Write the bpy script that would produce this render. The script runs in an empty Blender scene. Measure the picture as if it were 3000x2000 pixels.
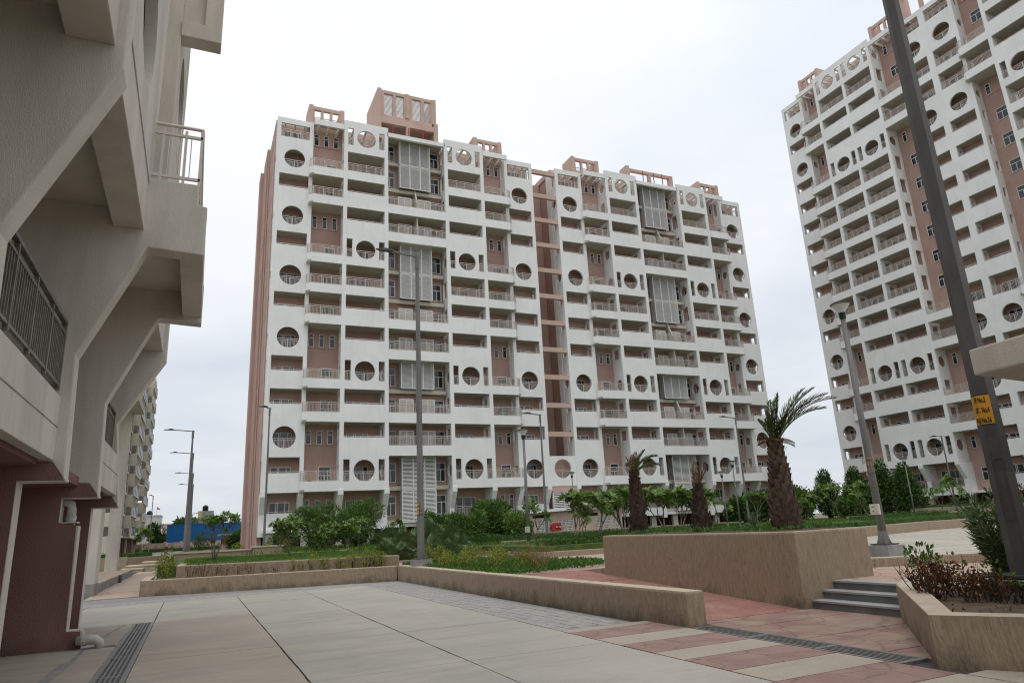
import bpy, bmesh, math, random
from mathutils import Vector, Matrix
R = math.radians
sc = bpy.context.scene
col = sc.collection

# ------------------------------------------------------------------ camera
cd = bpy.data.cameras.new('camera'); cam = bpy.data.objects.new('camera', cd); col.objects.link(cam)
cd.sensor_width = 36; cd.lens = 24; cd.clip_end = 4000; cd.clip_start = .05
yaw, pit, rol = .43536956, .26629119, -.0515393
fw = Vector((math.sin(yaw)*math.cos(pit), math.cos(yaw)*math.cos(pit), math.sin(pit)))
rt = Vector((math.cos(yaw), -math.sin(yaw), 0)); up = rt.cross(fw)
r2 = rt*math.cos(rol) + up*math.sin(rol); u2 = up*math.cos(rol) - rt*math.sin(rol)
cam.matrix_world = Matrix(((r2.x, u2.x, -fw.x, 0), (r2.y, u2.y, -fw.y, 0), (r2.z, u2.z, -fw.z, 1.6), (0, 0, 0, 1)))
sc.camera = cam

# ------------------------------------------------------------------ sky, sun, exposure
SUN_EL, SUN_AZ = R(71), R(200)          # azimuth clockwise from +Y; the sun stands behind the camera
w = bpy.data.worlds.new('World'); sc.world = w; w.use_nodes = True
nt = w.node_tree; nt.nodes.clear()
def N(t, **k):
    n = nt.nodes.new(t)
    for a, v in k.items(): setattr(n, a, v)
    return n
L = lambda a, b: nt.links.new(a, b)
out = N('ShaderNodeOutputWorld'); bg = N('ShaderNodeBackground'); bg.inputs[1].default_value = .12
sky = N('ShaderNodeTexSky', sky_type='NISHITA', sun_disc=False); sky.sun_elevation = SUN_EL; sky.sun_rotation = SUN_AZ
tc = N('ShaderNodeTexCoord'); sp = N('ShaderNodeSeparateXYZ'); L(tc.outputs['Generated'], sp.inputs[0])
za = N('ShaderNodeMath', operation='MAXIMUM'); L(sp.outputs[2], za.inputs[0]); za.inputs[1].default_value = 0
zb = N('ShaderNodeMath', operation='ADD'); L(za.outputs[0], zb.inputs[0]); zb.inputs[1].default_value = .16
dv = N('ShaderNodeVectorMath', operation='DIVIDE'); cb = N('ShaderNodeCombineXYZ')
for i in range(3): L(zb.outputs[0], cb.inputs[i])
L(tc.outputs['Generated'], dv.inputs[0]); L(cb.outputs[0], dv.inputs[1])
n1 = N('ShaderNodeTexNoise'); n1.inputs['Scale'].default_value = .85; n1.inputs['Detail'].default_value = 5; n1.inputs['Roughness'].default_value = .5
L(dv.outputs[0], n1.inputs['Vector'])
cr = N('ShaderNodeValToRGB')                      # cloud deck: blue grey thin patches to white
cr.color_ramp.elements[0].position = .34; cr.color_ramp.elements[0].color = (6.2, 6.7, 7.35, 1)
cr.color_ramp.elements[1].position = .62; cr.color_ramp.elements[1].color = (8.05, 8.2, 8.55, 1)
L(n1.outputs[0], cr.inputs[0])
el = N('ShaderNodeMapRange'); L(za.outputs[0], el.inputs[0]); el.inputs[1].default_value = .0; el.inputs[2].default_value = .6; el.inputs[3].default_value = .83; el.inputs[4].default_value = 1.08
ml = N('ShaderNodeVectorMath', operation='SCALE'); L(cr.outputs[0], ml.inputs[0]); L(el.outputs[0], ml.inputs['Scale'])
mx = N('ShaderNodeMix', data_type='RGBA'); mx.inputs[0].default_value = .93
L(sky.outputs[0], mx.inputs[6]); L(ml.outputs[0], mx.inputs[7]); L(mx.outputs[2], bg.inputs[0]); L(bg.outputs[0], out.inputs[0])
sd = bpy.data.lights.new('sun', 'SUN'); sd.energy = 1.15; sd.angle = R(35); sd.color = (1, .96, .9)
so = bpy.data.objects.new('sun', sd); col.objects.link(so)
sdir = Vector((math.sin(SUN_AZ)*math.cos(SUN_EL), math.cos(SUN_AZ)*math.cos(SUN_EL), math.sin(SUN_EL)))
so.rotation_euler = sdir.to_track_quat('Z', 'Y').to_euler(); so.location = (0, -20, 60)
sc.view_settings.view_transform = 'Standard'; sc.view_settings.look = 'None'; sc.view_settings.gamma = 1
sc.view_settings.use_curve_mapping = False; sc.view_settings.exposure = 0.06
sc.cycles.max_bounces = 6; sc.cycles.transparent_max_bounces = 6; sc.cycles.use_denoising = True; sc.cycles.denoiser = 'OPENIMAGEDENOISE'; sc.cycles.denoising_prefilter = 'ACCURATE'; sc.cycles.filter_width = 1.15; sc.cycles.use_adaptive_sampling = False; sc.cycles.sample_clamp_indirect = 4

# ------------------------------------------------------------------ helpers
def hx(h):
    f = lambda c: (c/255/12.92) if c/255 <= .04045 else ((c/255+.055)/1.055)**2.4
    return tuple(f(int(h[i:i+2], 16)) for i in (0, 2, 4))
MATS = {}
def mat(name, c1, c2=None, scale=3., rough=.8, bump=0., bscale=40., stretch=(1, 1, 1), metal=0., detail=4., lo=.35, hi=.65, streak=0., coord='Object', trans=0., dirt=None, spec=.3, foot=0., crack=0.):
    m = bpy.data.materials.new(name); m.use_nodes = True; t = m.node_tree; b = t.nodes['Principled BSDF']
    b.inputs['Roughness'].default_value = rough; b.inputs['Metallic'].default_value = metal; b.inputs['Specular IOR Level'].default_value = spec
    n = lambda k, **a: [t.nodes.new(k)][0]
    tc = n('ShaderNodeTexCoord'); mp = n('ShaderNodeMapping'); mp.inputs['Scale'].default_value = stretch
    if coord == 'World':
        g = n('ShaderNodeNewGeometry'); t.links.new(g.outputs['Position'], mp.inputs[0])
    else: t.links.new(tc.outputs['Object'], mp.inputs[0])
    colr = None
    if c2 is not None:
        no = n('ShaderNodeTexNoise'); no.inputs['Scale'].default_value = scale; no.inputs['Detail'].default_value = detail
        t.links.new(mp.outputs[0], no.inputs['Vector'])
        r = n('ShaderNodeValToRGB'); r.color_ramp.elements[0].position = lo; r.color_ramp.elements[1].position = hi
        r.color_ramp.elements[0].color = (*c1, 1); r.color_ramp.elements[1].color = (*c2, 1)
        t.links.new(no.outputs[0], r.inputs[0]); colr = r.outputs[0]
    if streak or dirt:
        no2 = n('ShaderNodeTexNoise'); no2.inputs['Scale'].default_value = 1.0; no2.inputs['Detail'].default_value = 6; no2.inputs['Roughness'].default_value = .7
        mp2 = n('ShaderNodeMapping'); mp2.inputs['Scale'].default_value = (2.6, 2.6, .35) if not dirt else (1.3, 1.3, 1.3)
        t.links.new((g.outputs['Position'] if coord == 'World' else tc.outputs['Object']), mp2.inputs[0]); t.links.new(mp2.outputs[0], no2.inputs['Vector'])
        mr = n('ShaderNodeMapRange'); mr.inputs[1].default_value = .5; mr.inputs[2].default_value = .78; mr.inputs[3].default_value = 0; mr.inputs[4].default_value = streak or .6
        t.links.new(no2.outputs[0], mr.inputs[0])
        mx = n('ShaderNodeMix'); mx.data_type = 'RGBA'; t.links.new(mr.outputs[0], mx.inputs[0])
        if colr: t.links.new(colr, mx.inputs[6])
        else: mx.inputs[6].default_value = (*c1, 1)
        dc = dirt or tuple(v*.55 for v in c1); mx.inputs[7].default_value = (*dc, 1); colr = mx.outputs[2]
    if foot:        # splash stains of uneven height along the foot of a wall
        gg = n('ShaderNodeNewGeometry'); sx = n('ShaderNodeSeparateXYZ'); t.links.new(gg.outputs['Position'], sx.inputs[0])
        nf = n('ShaderNodeTexNoise'); nf.inputs['Scale'].default_value = 1.7; nf.inputs['Detail'].default_value = 7; nf.inputs['Roughness'].default_value = .72; t.links.new(gg.outputs['Position'], nf.inputs['Vector'])
        m1 = n('ShaderNodeMath'); m1.operation = 'MULTIPLY_ADD'; t.links.new(nf.outputs[0], m1.inputs[0]); m1.inputs[1].default_value = 1.3; m1.inputs[2].default_value = -.5
        m2 = n('ShaderNodeMath'); m2.operation = 'SUBTRACT'; t.links.new(m1.outputs[0], m2.inputs[0]); t.links.new(sx.outputs[2], m2.inputs[1])
        m3 = n('ShaderNodeMapRange'); m3.inputs[1].default_value = -.08; m3.inputs[2].default_value = .22; m3.inputs[3].default_value = 0; m3.inputs[4].default_value = .62; t.links.new(m2.outputs[0], m3.inputs[0])
        mf = n('ShaderNodeMix'); mf.data_type = 'RGBA'; t.links.new(m3.outputs[0], mf.inputs[0]); t.links.new(colr, mf.inputs[6]); mf.inputs[7].default_value = (.085, .07, .05, 1); colr = mf.outputs[2]
    if colr: t.links.new(colr, b.inputs['Base Color'])
    else: b.inputs['Base Color'].default_value = (*c1, 1)
    hgt = None
    if crack:       # stamped stone pattern: joints between irregular slabs
        vo = n('ShaderNodeTexVoronoi'); vo.feature = 'DISTANCE_TO_EDGE'; vo.inputs['Scale'].default_value = crack
        g2 = n('ShaderNodeNewGeometry'); nd = n('ShaderNodeTexNoise'); nd.inputs['Scale'].default_value = 6; nd.inputs['Detail'].default_value = 4
        t.links.new(g2.outputs['Position'], nd.inputs['Vector'])
        vm = n('ShaderNodeVectorMath'); vm.operation = 'MULTIPLY_ADD'; t.links.new(nd.outputs['Color'], vm.inputs[0]); vm.inputs[1].default_value = (.14, .14, .14); t.links.new(g2.outputs['Position'], vm.inputs[2])
        t.links.new(vm.outputs[0], vo.inputs['Vector'])
        cm = n('ShaderNodeMapRange'); cm.inputs[1].default_value = .0; cm.inputs[2].default_value = .035; cm.inputs[3].default_value = .55; cm.inputs[4].default_value = 0; t.links.new(vo.outputs['Distance'], cm.inputs[0])
        mc = n('ShaderNodeMix'); mc.data_type = 'RGBA'; t.links.new(cm.outputs[0], mc.inputs[0]); t.links.new(colr, mc.inputs[6]); mc.inputs[7].default_value = (.1, .075, .065, 1); colr = mc.outputs[2]
        t.links.new(colr, b.inputs['Base Color'])
    if bump:
        nb = n('ShaderNodeTexNoise'); nb.inputs['Scale'].default_value = bscale; nb.inputs['Detail'].default_value = 3
        t.links.new(mp.outputs[0], nb.inputs['Vector'])
        bu = n('ShaderNodeBump'); bu.inputs['Strength'].default_value = bump; bu.inputs['Distance'].default_value = .02
        t.links.new(nb.outputs[0], bu.inputs['Height']); t.links.new(bu.outputs[0], b.inputs['Normal'])
    if trans:
        tr = n('ShaderNodeBsdfTranslucent'); mxs = n('ShaderNodeMixShader'); mxs.inputs[0].default_value = trans
        if colr: t.links.new(colr, tr.inputs[0])
        else: tr.inputs[0].default_value = (*c1, 1)
        o = t.nodes['Material Output']; t.links.new(b.outputs[0], mxs.inputs[1]); t.links.new(tr.outputs[0], mxs.inputs[2]); t.links.new(mxs.outputs[0], o.inputs[0])
    MATS[name] = m; return m
S = lambda c, k: tuple(v*k for v in c)
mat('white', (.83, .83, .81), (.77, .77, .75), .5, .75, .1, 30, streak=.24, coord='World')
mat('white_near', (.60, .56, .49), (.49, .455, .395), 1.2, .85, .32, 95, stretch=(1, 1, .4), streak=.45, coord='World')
mat('pink', (.475, .315, .262), (.42, .277, .23), .5, .8, .1, 30, streak=.28, coord='World')
mat('pink_pale', (.58, .415, .35), (.51, .36, .30), .7, .8, streak=.15)
mat('cream', (.58, .55, .47), (.5, .47, .39), 1.5, .8, streak=.25)
mat('brown', (.225, .125, .105), (.18, .1, .086), 1.3, .85, .6, 60, stretch=(1, 1, .5), coord='World', streak=.3, foot=.2)
mat('steel', (.56, .51, .46), None, rough=.5, metal=.35)
mat('steel_near', (.30, .27, .24), (.22, .19, .17), 6, .4, metal=.7)
mat('frame', (.72, .72, .70), None, rough=.5)
mat('glass', (.018, .02, .022), (.05, .055, .058), .35, .08, spec=.6, lo=.45, hi=.7)
mat('glass_blue', (.04, .08, .14), (.065, .115, .19), .5, .3, spec=.5)
mat('curtain', (.30, .29, .27), (.2, .2, .19), 2, .8)
mat('louver', (.72, .715, .68), (.64, .63, .6), 2, .6)
mat('grey_back', (.09, .08, .07), None, rough=.9)
mat('dark', (.015, .013, .012), None, rough=.9)
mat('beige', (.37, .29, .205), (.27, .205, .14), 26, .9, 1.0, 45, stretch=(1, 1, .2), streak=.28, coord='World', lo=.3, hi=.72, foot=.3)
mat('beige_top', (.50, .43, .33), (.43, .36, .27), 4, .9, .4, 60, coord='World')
def concrete(name, base, alt):
    m = mat(name, base, alt, .55, .85, .3, 120, coord='World', detail=9, lo=.3, hi=.7); t = m.node_tree; b = t.nodes['Principled BSDF']
    col_ = b.inputs['Base Color'].links[0].from_socket; g_ = t.nodes.new('ShaderNodeNewGeometry')
    def layer(scale, stretch, lo, hi, amt, colour, detail=5, rough=.6):
        nonlocal col_
        mp = t.nodes.new('ShaderNodeMapping'); mp.inputs['Scale'].default_value = stretch; t.links.new(g_.outputs['Position'], mp.inputs[0])
        no = t.nodes.new('ShaderNodeTexNoise'); no.inputs['Scale'].default_value = scale; no.inputs['Detail'].default_value = detail; no.inputs['Roughness'].default_value = rough; t.links.new(mp.outputs[0], no.inputs['Vector'])
        mr = t.nodes.new('ShaderNodeMapRange'); mr.inputs[1].default_value = lo; mr.inputs[2].default_value = hi; mr.inputs[4].default_value = amt; t.links.new(no.outputs[0], mr.inputs[0])
        mx = t.nodes.new('ShaderNodeMix'); mx.data_type = 'RGBA'; t.links.new(mr.outputs[0], mx.inputs[0]); t.links.new(col_, mx.inputs[6]); mx.inputs[7].default_value = (*colour, 1); col_ = mx.outputs[2]
    layer(1.0, (.5, 26, 1), .42, .66, .28, S(base, .74), 3)              # broom marks
    layer(1.3, (.22, 1.5, 1), .5, .66, .62, S(base, .62), 8, .75)           # long smears
    layer(.45, (1, 1, 1), .47, .62, .6, (base[0]*.74, base[1]*.76, base[2]*.82), 7, .65)   # damp patches
    layer(34, (1, 1, 1), .66, .72, .6, (.58, .55, .5), 2)                 # pale grit
    layer(21, (1, 1, 1), .68, .74, .5, S(base, .4), 2)                    # dark grit
    t.links.new(col_, b.inputs['Base Color'])
concrete('concrete', (.43, .40, .345), (.37, .345, .295)); concrete('concrete_warm', (.42, .365, .295), (.36, .31, .25))
mat('concrete_grey', (.30, .29, .27), (.22, .21, .2), 3, .9, .3, 60, streak=.4)
mat('joint', (.075, .072, .07), None, rough=.9)
mat('cobble', (.36, .34, .31), (.29, .275, .26), 3, .9, .6, 14, coord='World', dirt=(.23, .22, .21))
mat('cobble_joint', (.27, .255, .24), (.21, .2, .19), 5, .9, coord='World')
mat('red_stamp', (.30, .195, .168), (.245, .152, .132), 2.5, .85, .8, 12, coord='World', dirt=(.33, .25, .195), detail=8, crack=1.7)
mat('red_ramp', (.335, .165, .135), (.28, .14, .115), 2.5, .85, .5, 30, coord='World', dirt=(.34, .24, .185), crack=2.2)
mat('pink_stamp', (.44, .285, .215), (.40, .31, .24), 1.5, .85, .5, 12, coord='World', dirt=(.33, .27, .21), crack=1.2)
mat('mottle_stamp', (.23, .135, .112), (.31, .235, .175), 1.6, .85, .8, 10, coord='World', dirt=(.16, .12, .1), detail=10, crack=1.3)
mat('deck_stamp', (.47, .43, .36), (.36, .33, .28), 1.4, .85, .4, 20, stretch=(3.2, .35, 1), coord='World', lo=.4, hi=.6)
mat('step_stone', (.17, .175, .17), (.13, .135, .13), 3, .6, .1, 50)
mat('step_tread', (.36, .365, .36), (.30, .305, .30), 3, .6, .1, 50)
mat('galv', (.2, .195, .185), (.15, .147, .14), 2.5, .55, metal=.25, stretch=(1, 1, .3), streak=.3)
mat('galv_near', (.10, .094, .086), (.065, .062, .057), 3, .55, .15, 40, metal=.2, stretch=(1, 1, .3), streak=.5)
mat('galv_dark', (.10, .10, .10), (.07, .07, .07), 4, .5, metal=.4)
mat('iron', (.23, .225, .215), (.16, .157, .15), 8, .6, metal=.3)
mat('pvc', (.55, .54, .5), (.42, .4, .36), 7, .7, streak=.4)
mat('sign', (.62, .30, .025), (.55, .26, .02), 5, .6)
mat('pale_yellow', (.5, .43, .22), None, rough=.8)
mat('ink', (.02, .018, .015), None, rough=.7)
mat('red_paint', (.42, .03, .022), None, rough=.45)
mat('soil', (.15, .11, .075), (.09, .066, .045), 5, 1, 1., 25, coord='World')
mat('grass_soil', (.085, .12, .03), (.055, .085, .02), 3, 1, .8, 30, coord='World')
mat('ground', (.22, .19, .14), (.12, .14, .06), .3, 1, coord='World')
mat('road', (.26, .25, .23), (.2, .195, .18), 1, .9, coord='World')
mat('leaf_plumeria', (.085, .16, .03), (.19, .28, .065), 3.5, .38, trans=.25, coord='World')
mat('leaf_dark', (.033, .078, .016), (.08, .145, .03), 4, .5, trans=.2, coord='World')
mat('leaf_cone', (.04, .09, .02), (.095, .165, .036), 4, .5, trans=.22, coord='World')
mat('leaf_mid', (.05, .115, .02), (.12, .205, .042), 4, .42, trans=.25, coord='World')
mat('leaf_yellow', (.11, .15, .02), (.32, .33, .04), 9, .5, trans=.25, coord='World')
mat('leaf_hedge', (.03, .075, .014), (.075, .145, .025), 6, .6, trans=.2, coord='World')
mat('leaf_dry', (.15, .062, .025), (.085, .035, .018), 8, .8, trans=.1, coord='World')
mat('leaf_cover', (.04, .10, .016), (.10, .20, .035), 6, .6, trans=.25, coord='World')
mat('leaf_fan', (.05, .1, .03), (.13, .185, .07), 5, .5, trans=.15, coord='World')
mat('leaf_palm', (.065, .105, .03), (.15, .185, .06), 5, .5, trans=.15, coord='World')
mat('frond_dead', (.20, .12, .055), (.13, .07, .03), 5, .8, coord='World')
mat('boot', (.19, .135, .098), (.075, .05, .036), 9, .95, .8, 60, coord='World')
mat('boot_dark', (.085, .057, .042), (.035, .024, .018), 9, .95, .8, 60, coord='World')
mat('bark', (.20, .165, .12), (.13, .105, .075), 8, .9, .5, 40)
mat('bark_dark', (.07, .05, .035), (.04, .03, .02), 8, .9)
mat('grass', (.06, .13, .015), (.12, .21, .03), 3, .7, trans=.25, coord='World')
mat('blue_sheet', (.010, .13, .37), (.008, .105, .31), .4, .5)
mat('grey_wall', (.33, .33, .32), (.24, .24, .235), .4, .9, streak=.5)
mat('black', (.012, .012, .013), None, rough=.5)
mat('skin', (.30, .17, .11), None, rough=.6)
mat('shirt', (.42, .36, .30), None, rough=.9)
mat('orange_flag', (.5, .3, .24), None, rough=.8)
mat('lens', (.55, .55, .53), None, rough=.25)
mat('white_build', (.70, .70, .69), (.6, .6, .59), .5, .8, streak=.3)

class MB:
    def __init__(s): s.v = []; s.f = []; s.m = []
    def add(s, vs, fs, mi=0):
        o = len(s.v); s.v += [tuple(v) for v in vs]; s.f += [tuple(i+o for i in f) for f in fs]; s.m += [mi]*len(fs); return s
    def box(s, x0, x1, y0, y1, z0, z1, mi=0):
        return s.add([(x0,y0,z0),(x1,y0,z0),(x1,y1,z0),(x0,y1,z0),(x0,y0,z1),(x1,y0,z1),(x1,y1,z1),(x0,y1,z1)],
                     [(3,2,1,0),(4,5,6,7),(0,1,5,4),(1,2,6,5),(2,3,7,6),(3,0,4,7)], mi)
    def prism(s, pts, ax, a, b, mi=0):
        if sum(pts[i][0]*pts[(i+1)%len(pts)][1]-pts[(i+1)%len(pts)][0]*pts[i][1] for i in range(len(pts))) < 0: pts = pts[::-1]
        n = len(pts)
        f = {'z': lambda p, c: (p[0], p[1], c), 'y': lambda p, c: (p[0], c, p[1]), 'x': lambda p, c: (c, p[0], p[1])}[ax]
        vs = [f(p, a) for p in pts] + [f(p, b) for p in pts]
        lo = tuple(range(n)); hi = tuple(range(n, 2*n))
        sd = [(i, (i+1)%n, n+(i+1)%n, n+i) for i in range(n)]
        if ax == 'y': fs = [lo, hi[::-1]] + [q[::-1] for q in sd]
        else: fs = [lo[::-1], hi] + sd
        return s.add(vs, fs, mi)
    def tube(s, p, q, r0, r1=None, n=6, mi=0, cap=True):
        r1 = r0 if r1 is None else r1
        p = Vector(p); q = Vector(q); d = (q-p)
        if d.length < 1e-6: return s
        d.normalize(); a = d.orthogonal().normalized(); b = d.cross(a)
        vs = []
        for c, r in ((p, r0), (q, r1)):
            for i in range(n):
                t = 2*math.pi*i/n; vs.append(c + (a*math.cos(t)+b*math.sin(t))*r)
        fs = [(i, (i+1)%n, n+(i+1)%n, n+i) for i in range(n)]
        if cap: fs += [tuple(range(n))[::-1], tuple(range(n, 2*n))]
        return s.add(vs, fs, mi)
    def path(s, pts, rs, n=6, mi=0):
        pts = [Vector(p) for p in pts]; rings = []
        a = None
        for i, p in enumerate(pts):
            d = (pts[min(i+1, len(pts)-1)]-pts[max(i-1, 0)]).normalized()
            a = d.orthogonal().normalized() if a is None else (a-d*a.dot(d)).normalized()
            b = d.cross(a); rings.append([p+(a*math.cos(2*math.pi*k/n)+b*math.sin(2*math.pi*k/n))*rs[i] for k in range(n)])
        vs = [v for r in rings for v in r]; fs = []
        for i in range(len(pts)-1):
            for k in range(n): fs.append((i*n+k, i*n+(k+1)%n, (i+1)*n+(k+1)%n, (i+1)*n+k))
        fs += [tuple(range(n))[::-1], tuple(range(len(vs)-n, len(vs)))]
        return s.add(vs, fs, mi)
    def lathe(s, prof, n=10, c=(0, 0), mi=0):
        vs = []; 
        for r, z in prof:
            for i in range(n): t = 2*math.pi*i/n; vs.append((c[0]+r*math.cos(t), c[1]+r*math.sin(t), z))
        fs = []
        for j in range(len(prof)-1):
            for i in range(n): fs.append((j*n+i, j*n+(i+1)%n, (j+1)*n+(i+1)%n, (j+1)*n+i))
        fs += [tuple(range(n))[::-1], tuple(range(len(vs)-n, len(vs)))]
        return s.add(vs, fs, mi)
    def leaf(s, p, d, nrm, ln, wd, mi=0, fold=.25):
        d = d.normalized(); sd = d.cross(nrm)
        if sd.length < 1e-4: sd = d.orthogonal()
        sd.normalize(); n2 = sd.cross(d)
        m = p+d*ln*.55
        return s.add([p, m+sd*wd*.5+n2*wd*fold, p+d*ln, m-sd*wd*.5+n2*wd*fold], [(0, 1, 2), (0, 2, 3)], mi)
    def holepanel(s, u0, u1, z0, z1, cu, cz, r, d0, d1, n=28, mi=0, ax='y'):
        # rectangular panel with a round hole; ax: axis of thickness
        P = (lambda u, z, d: (u, d, z)) if ax == 'y' else (lambda u, z, d: (d, u, z))
        angs = sorted(set([2*math.pi*i/n for i in range(n)] + [math.atan2(zz-cz, uu-cu) % (2*math.pi) for uu in (u0, u1) for zz in (z0, z1)]))
        vs = []
        for t in angs:
            c, q = math.cos(t), math.sin(t)
            k = min([((u1 if c > 0 else u0)-cu)/c if abs(c) > 1e-9 else 1e9, ((z1 if q > 0 else z0)-cz)/q if abs(q) > 1e-9 else 1e9])
            for (uu, zz) in ((cu+r*c, cz+r*q), (cu+k*c, cz+k*q)):
                vs.append(P(uu, zz, d0)); vs.append(P(uu, zz, d1))
        fs = []; m = len(angs)
        for i in range(m):
            a, b = 4*i, 4*((i+1) % m)
            fs += [(a, b, b+2, a+2), (a+1, a+3, b+3, b+1), (a, a+1, b+1, b), (a+2, b+2, b+3, a+3)]
        return s.add(vs, fs, mi)
    def mesh(s, name, mats, smooth=False):
        me = bpy.data.meshes.new(name); me.from_pydata(s.v, [], s.f)
        for m in ([mats] if isinstance(mats, str) else mats): me.materials.append(MATS[m])
        if any(s.m): me.polygons.foreach_set('material_index', s.m)
        if smooth: me.polygons.foreach_set('use_smooth', [True]*len(s.f))
        me.update(); return me
def obj(name, data, parent=None, loc=(0, 0, 0), rz=0., mats=None, smooth=False, kind=None, bevel=0.):
    if isinstance(data, MB): data = data.mesh(name, mats, smooth)
    if bevel:
        bm = bmesh.new(); bm.from_mesh(data); bmesh.ops.recalc_face_normals(bm, faces=bm.faces[:])
        bmesh.ops.bevel(bm, geom=[e for e in bm.edges if len(e.link_faces) == 2 and e.calc_face_angle() > .5], offset=bevel, segments=2, affect='EDGES', profile=.6); bm.to_mesh(data); bm.free()
    o = bpy.data.objects.new(name, data); col.objects.link(o)
    o.location = loc; o.rotation_euler = (0, 0, rz)
    if parent: o.parent = parent
    if kind: o['kind'] = kind
    return o
def thing(name, label, cat, loc=(0, 0, 0), rz=0., group=None):
    o = bpy.data.objects.new(name, None); col.objects.link(o); o.location = loc; o.rotation_euler = (0, 0, rz)
    o.empty_display_size = .2; return tag(o, label, cat, group)
def tag(o, label, cat, group=None):
    o['label'] = label; o['category'] = cat
    if group: o['group'] = group
    return o
def grow(o, loc, rz, s, label, group=None):      # copy of a thing with its parts
    c = o.copy(); col.objects.link(c); c.location = loc; c.rotation_euler = (0, 0, rz); c.scale = (s if isinstance(s, tuple) else (s, s, s)); c['label'] = label
    if group: c['group'] = group
    for ch in o.children:
        k = ch.copy(); col.objects.link(k); k.parent = c
    return c

# ------------------------------------------------------------------ the setting: ground, plaza, terraces
def struct(name, mb, mats, **k): return obj(name, mb, mats=mats, kind='structure', **k)
struct('ground', MB().box(-900, 1200, -300, 1500, -1, -.06), 'ground')
struct('far_ground', MB().box(-300, 500, 62.5, 900, -.5, .6), 'ground')
struct('road', MB().box(-6.6, -1.4, 64, 141, .3, .625), 'road')
plaza = struct('plaza', MB().box(-9, 7.0, -6, 27.55, -.3, -.03), 'joint')
rnd = random.Random(3)
XJ = [-4.7, -2.68, -.67, 1.34, 3.3, 5.37]; YJ = [-5, -1, 2.6, 5.6, 8.9, 12.12, 15.5, 18.0, 20.9, 23.95]
g = .009
for i in range(len(XJ)-1):
    for j in range(len(YJ)-1):
        x0, x1, y0, y1 = XJ[i], XJ[i+1], YJ[j], YJ[j+1]
        if i == 1 and y1 <= 18.01:
            x1 = -1.07; 
        if i == 2 and y1 <= 18.01:
            pass
        z = rnd.uniform(-.002, .002)
        gy = .005 if j not in (4, 5, 7) else .008
        ny = max(3, int((y1-y0)/.22)); nx = max(3, int((x1-x0)/.25)); jt = lambda a: rnd.uniform(-a, a)
        ed = [(x0+g+.5*gy+jt(.006), y0+gy+(y1-y0-2*gy)*q/ny) for q in range(ny, 0, -1)]+[(x0+g+(x1-x0-2*g)*q/nx, y0+gy+jt(.0025)) for q in range(nx)]+[(x1-g-.5*gy+jt(.006), y0+gy+(y1-y0-2*gy)*q/ny) for q in range(ny)]+[(x0+g+(x1-x0-2*g)*q/nx, y1-gy+jt(.0025)) for q in range(nx, 0, -1)]
        obj('paving_slab', MB().prism(ed, 'z', -.08, z).mesh('paving_slab', 'concrete_warm' if (j < 7 and i < 3) else 'concrete'), plaza)
# stamped border along the planter walls: rows of small setts
k = 0
struct('sett_bed', MB().prism([(-4.7, 23.96), (5.38, 23.96), (5.38, 10.31), (6.75, 10.31), (6.75, 25.1), (-1.5, 27.4), (-4.7, 27.4)], 'z', -.06, -.006), 'cobble_joint')
cb_me = [MB().box(.006, .394, .006, .194, -.06, 0).mesh('sett', 'cobble'), MB().box(.006, .194, .006, .394, -.06, .0).mesh('sett', 'cobble')]
for i in range(25):                                 # along the front planter wall
    for j in range(7):
        x = -4.7+i*.41+(j % 2)*.2; y = 23.97+j*.2
        if y > 27.0-.28*(x+1.53) or x > 5.2: continue
        obj('sett', cb_me[0], plaza, (x, y, rnd.uniform(-.004, 0)))
for j in range(36):                                 # along the low side wall
    for i in range(7):
        x = 5.39+i*.2; y = 10.32+j*.41+(i % 2)*.2
        if x > 6.55 or y > 24.6: continue
        obj('sett', cb_me[1], plaza, (x, y, rnd.uniform(-.004, 0)))
stripes = [(10.3, 10.01, 'concrete_warm'), (10.01, 9.22, 'red_stamp'), (9.22, 8.57, 'concrete_warm'), (8.57, 7.81, 'red_stamp'), (7.81, 7.21, 'concrete_warm'),
           (7.21, 6.42, 'red_stamp'), (6.42, 5.75, 'concrete_warm'), (5.75, 4.95, 'red_stamp'), (4.95, 4.3, 'concrete_warm'), (4.3, 3.5, 'red_stamp'), (3.5, -2, 'concrete_warm')]
for y1, y0, m in stripes:
    xa = 3.9 if 4.9 < y0 < 5.3 else 5.37
    if xa < 5: obj('paving_slab', MB().box(xa+g, 5.36, y0+.009, y1-.009, -.07, .0045).mesh('paving_slab', m), plaza)
    obj('paving_slab', MB().box(5.37+g, 6.98, y0+.009, y1-.009, -.08, .001).mesh('paving_slab', m), plaza)
# stamped floor between the drain, the steps and the right planter
pv = struct('stamped_paving', MB().box(7.0, 14, -6, 9.5, -.3, -.03), 'joint')
for (x0, x1, y0, y1, m) in [(7.42, 9.9, 8.62, 9.48, 'mottle_stamp'), (7.42, 9.9, 7.35, 8.6, 'mottle_stamp'), (7.42, 9.9, 6.1, 7.33, 'mottle_stamp'), (7.42, 9.9, 4.9, 6.08, 'mottle_stamp'), (7.0, 9.9, 1, 4.88, 'concrete_warm'), (7.0, 9.9, -4, .98, 'concrete_warm')]:
    obj('paving_slab', MB().box(x0, x1, y0, y1, -.1, .002).mesh('paving_slab', m), pv)
rp_ = MB(); y0, y1 = 9.5, 17.0
struct('ramp', rp_.prism([(y0, -.2), (y1, -.2), (y1, .415), (y0, .004)], 'x', 7.06, 9.66), 'red_ramp')
for q in (12.1, 14.7):
    z = .004+(q-9.5)*.411/7.5
    obj('ramp_joint', MB().box(7.07, 9.65, q-.012, q+.012, z-.05, z+.006), bpy.data.objects['ramp'], mats='joint')
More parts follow.
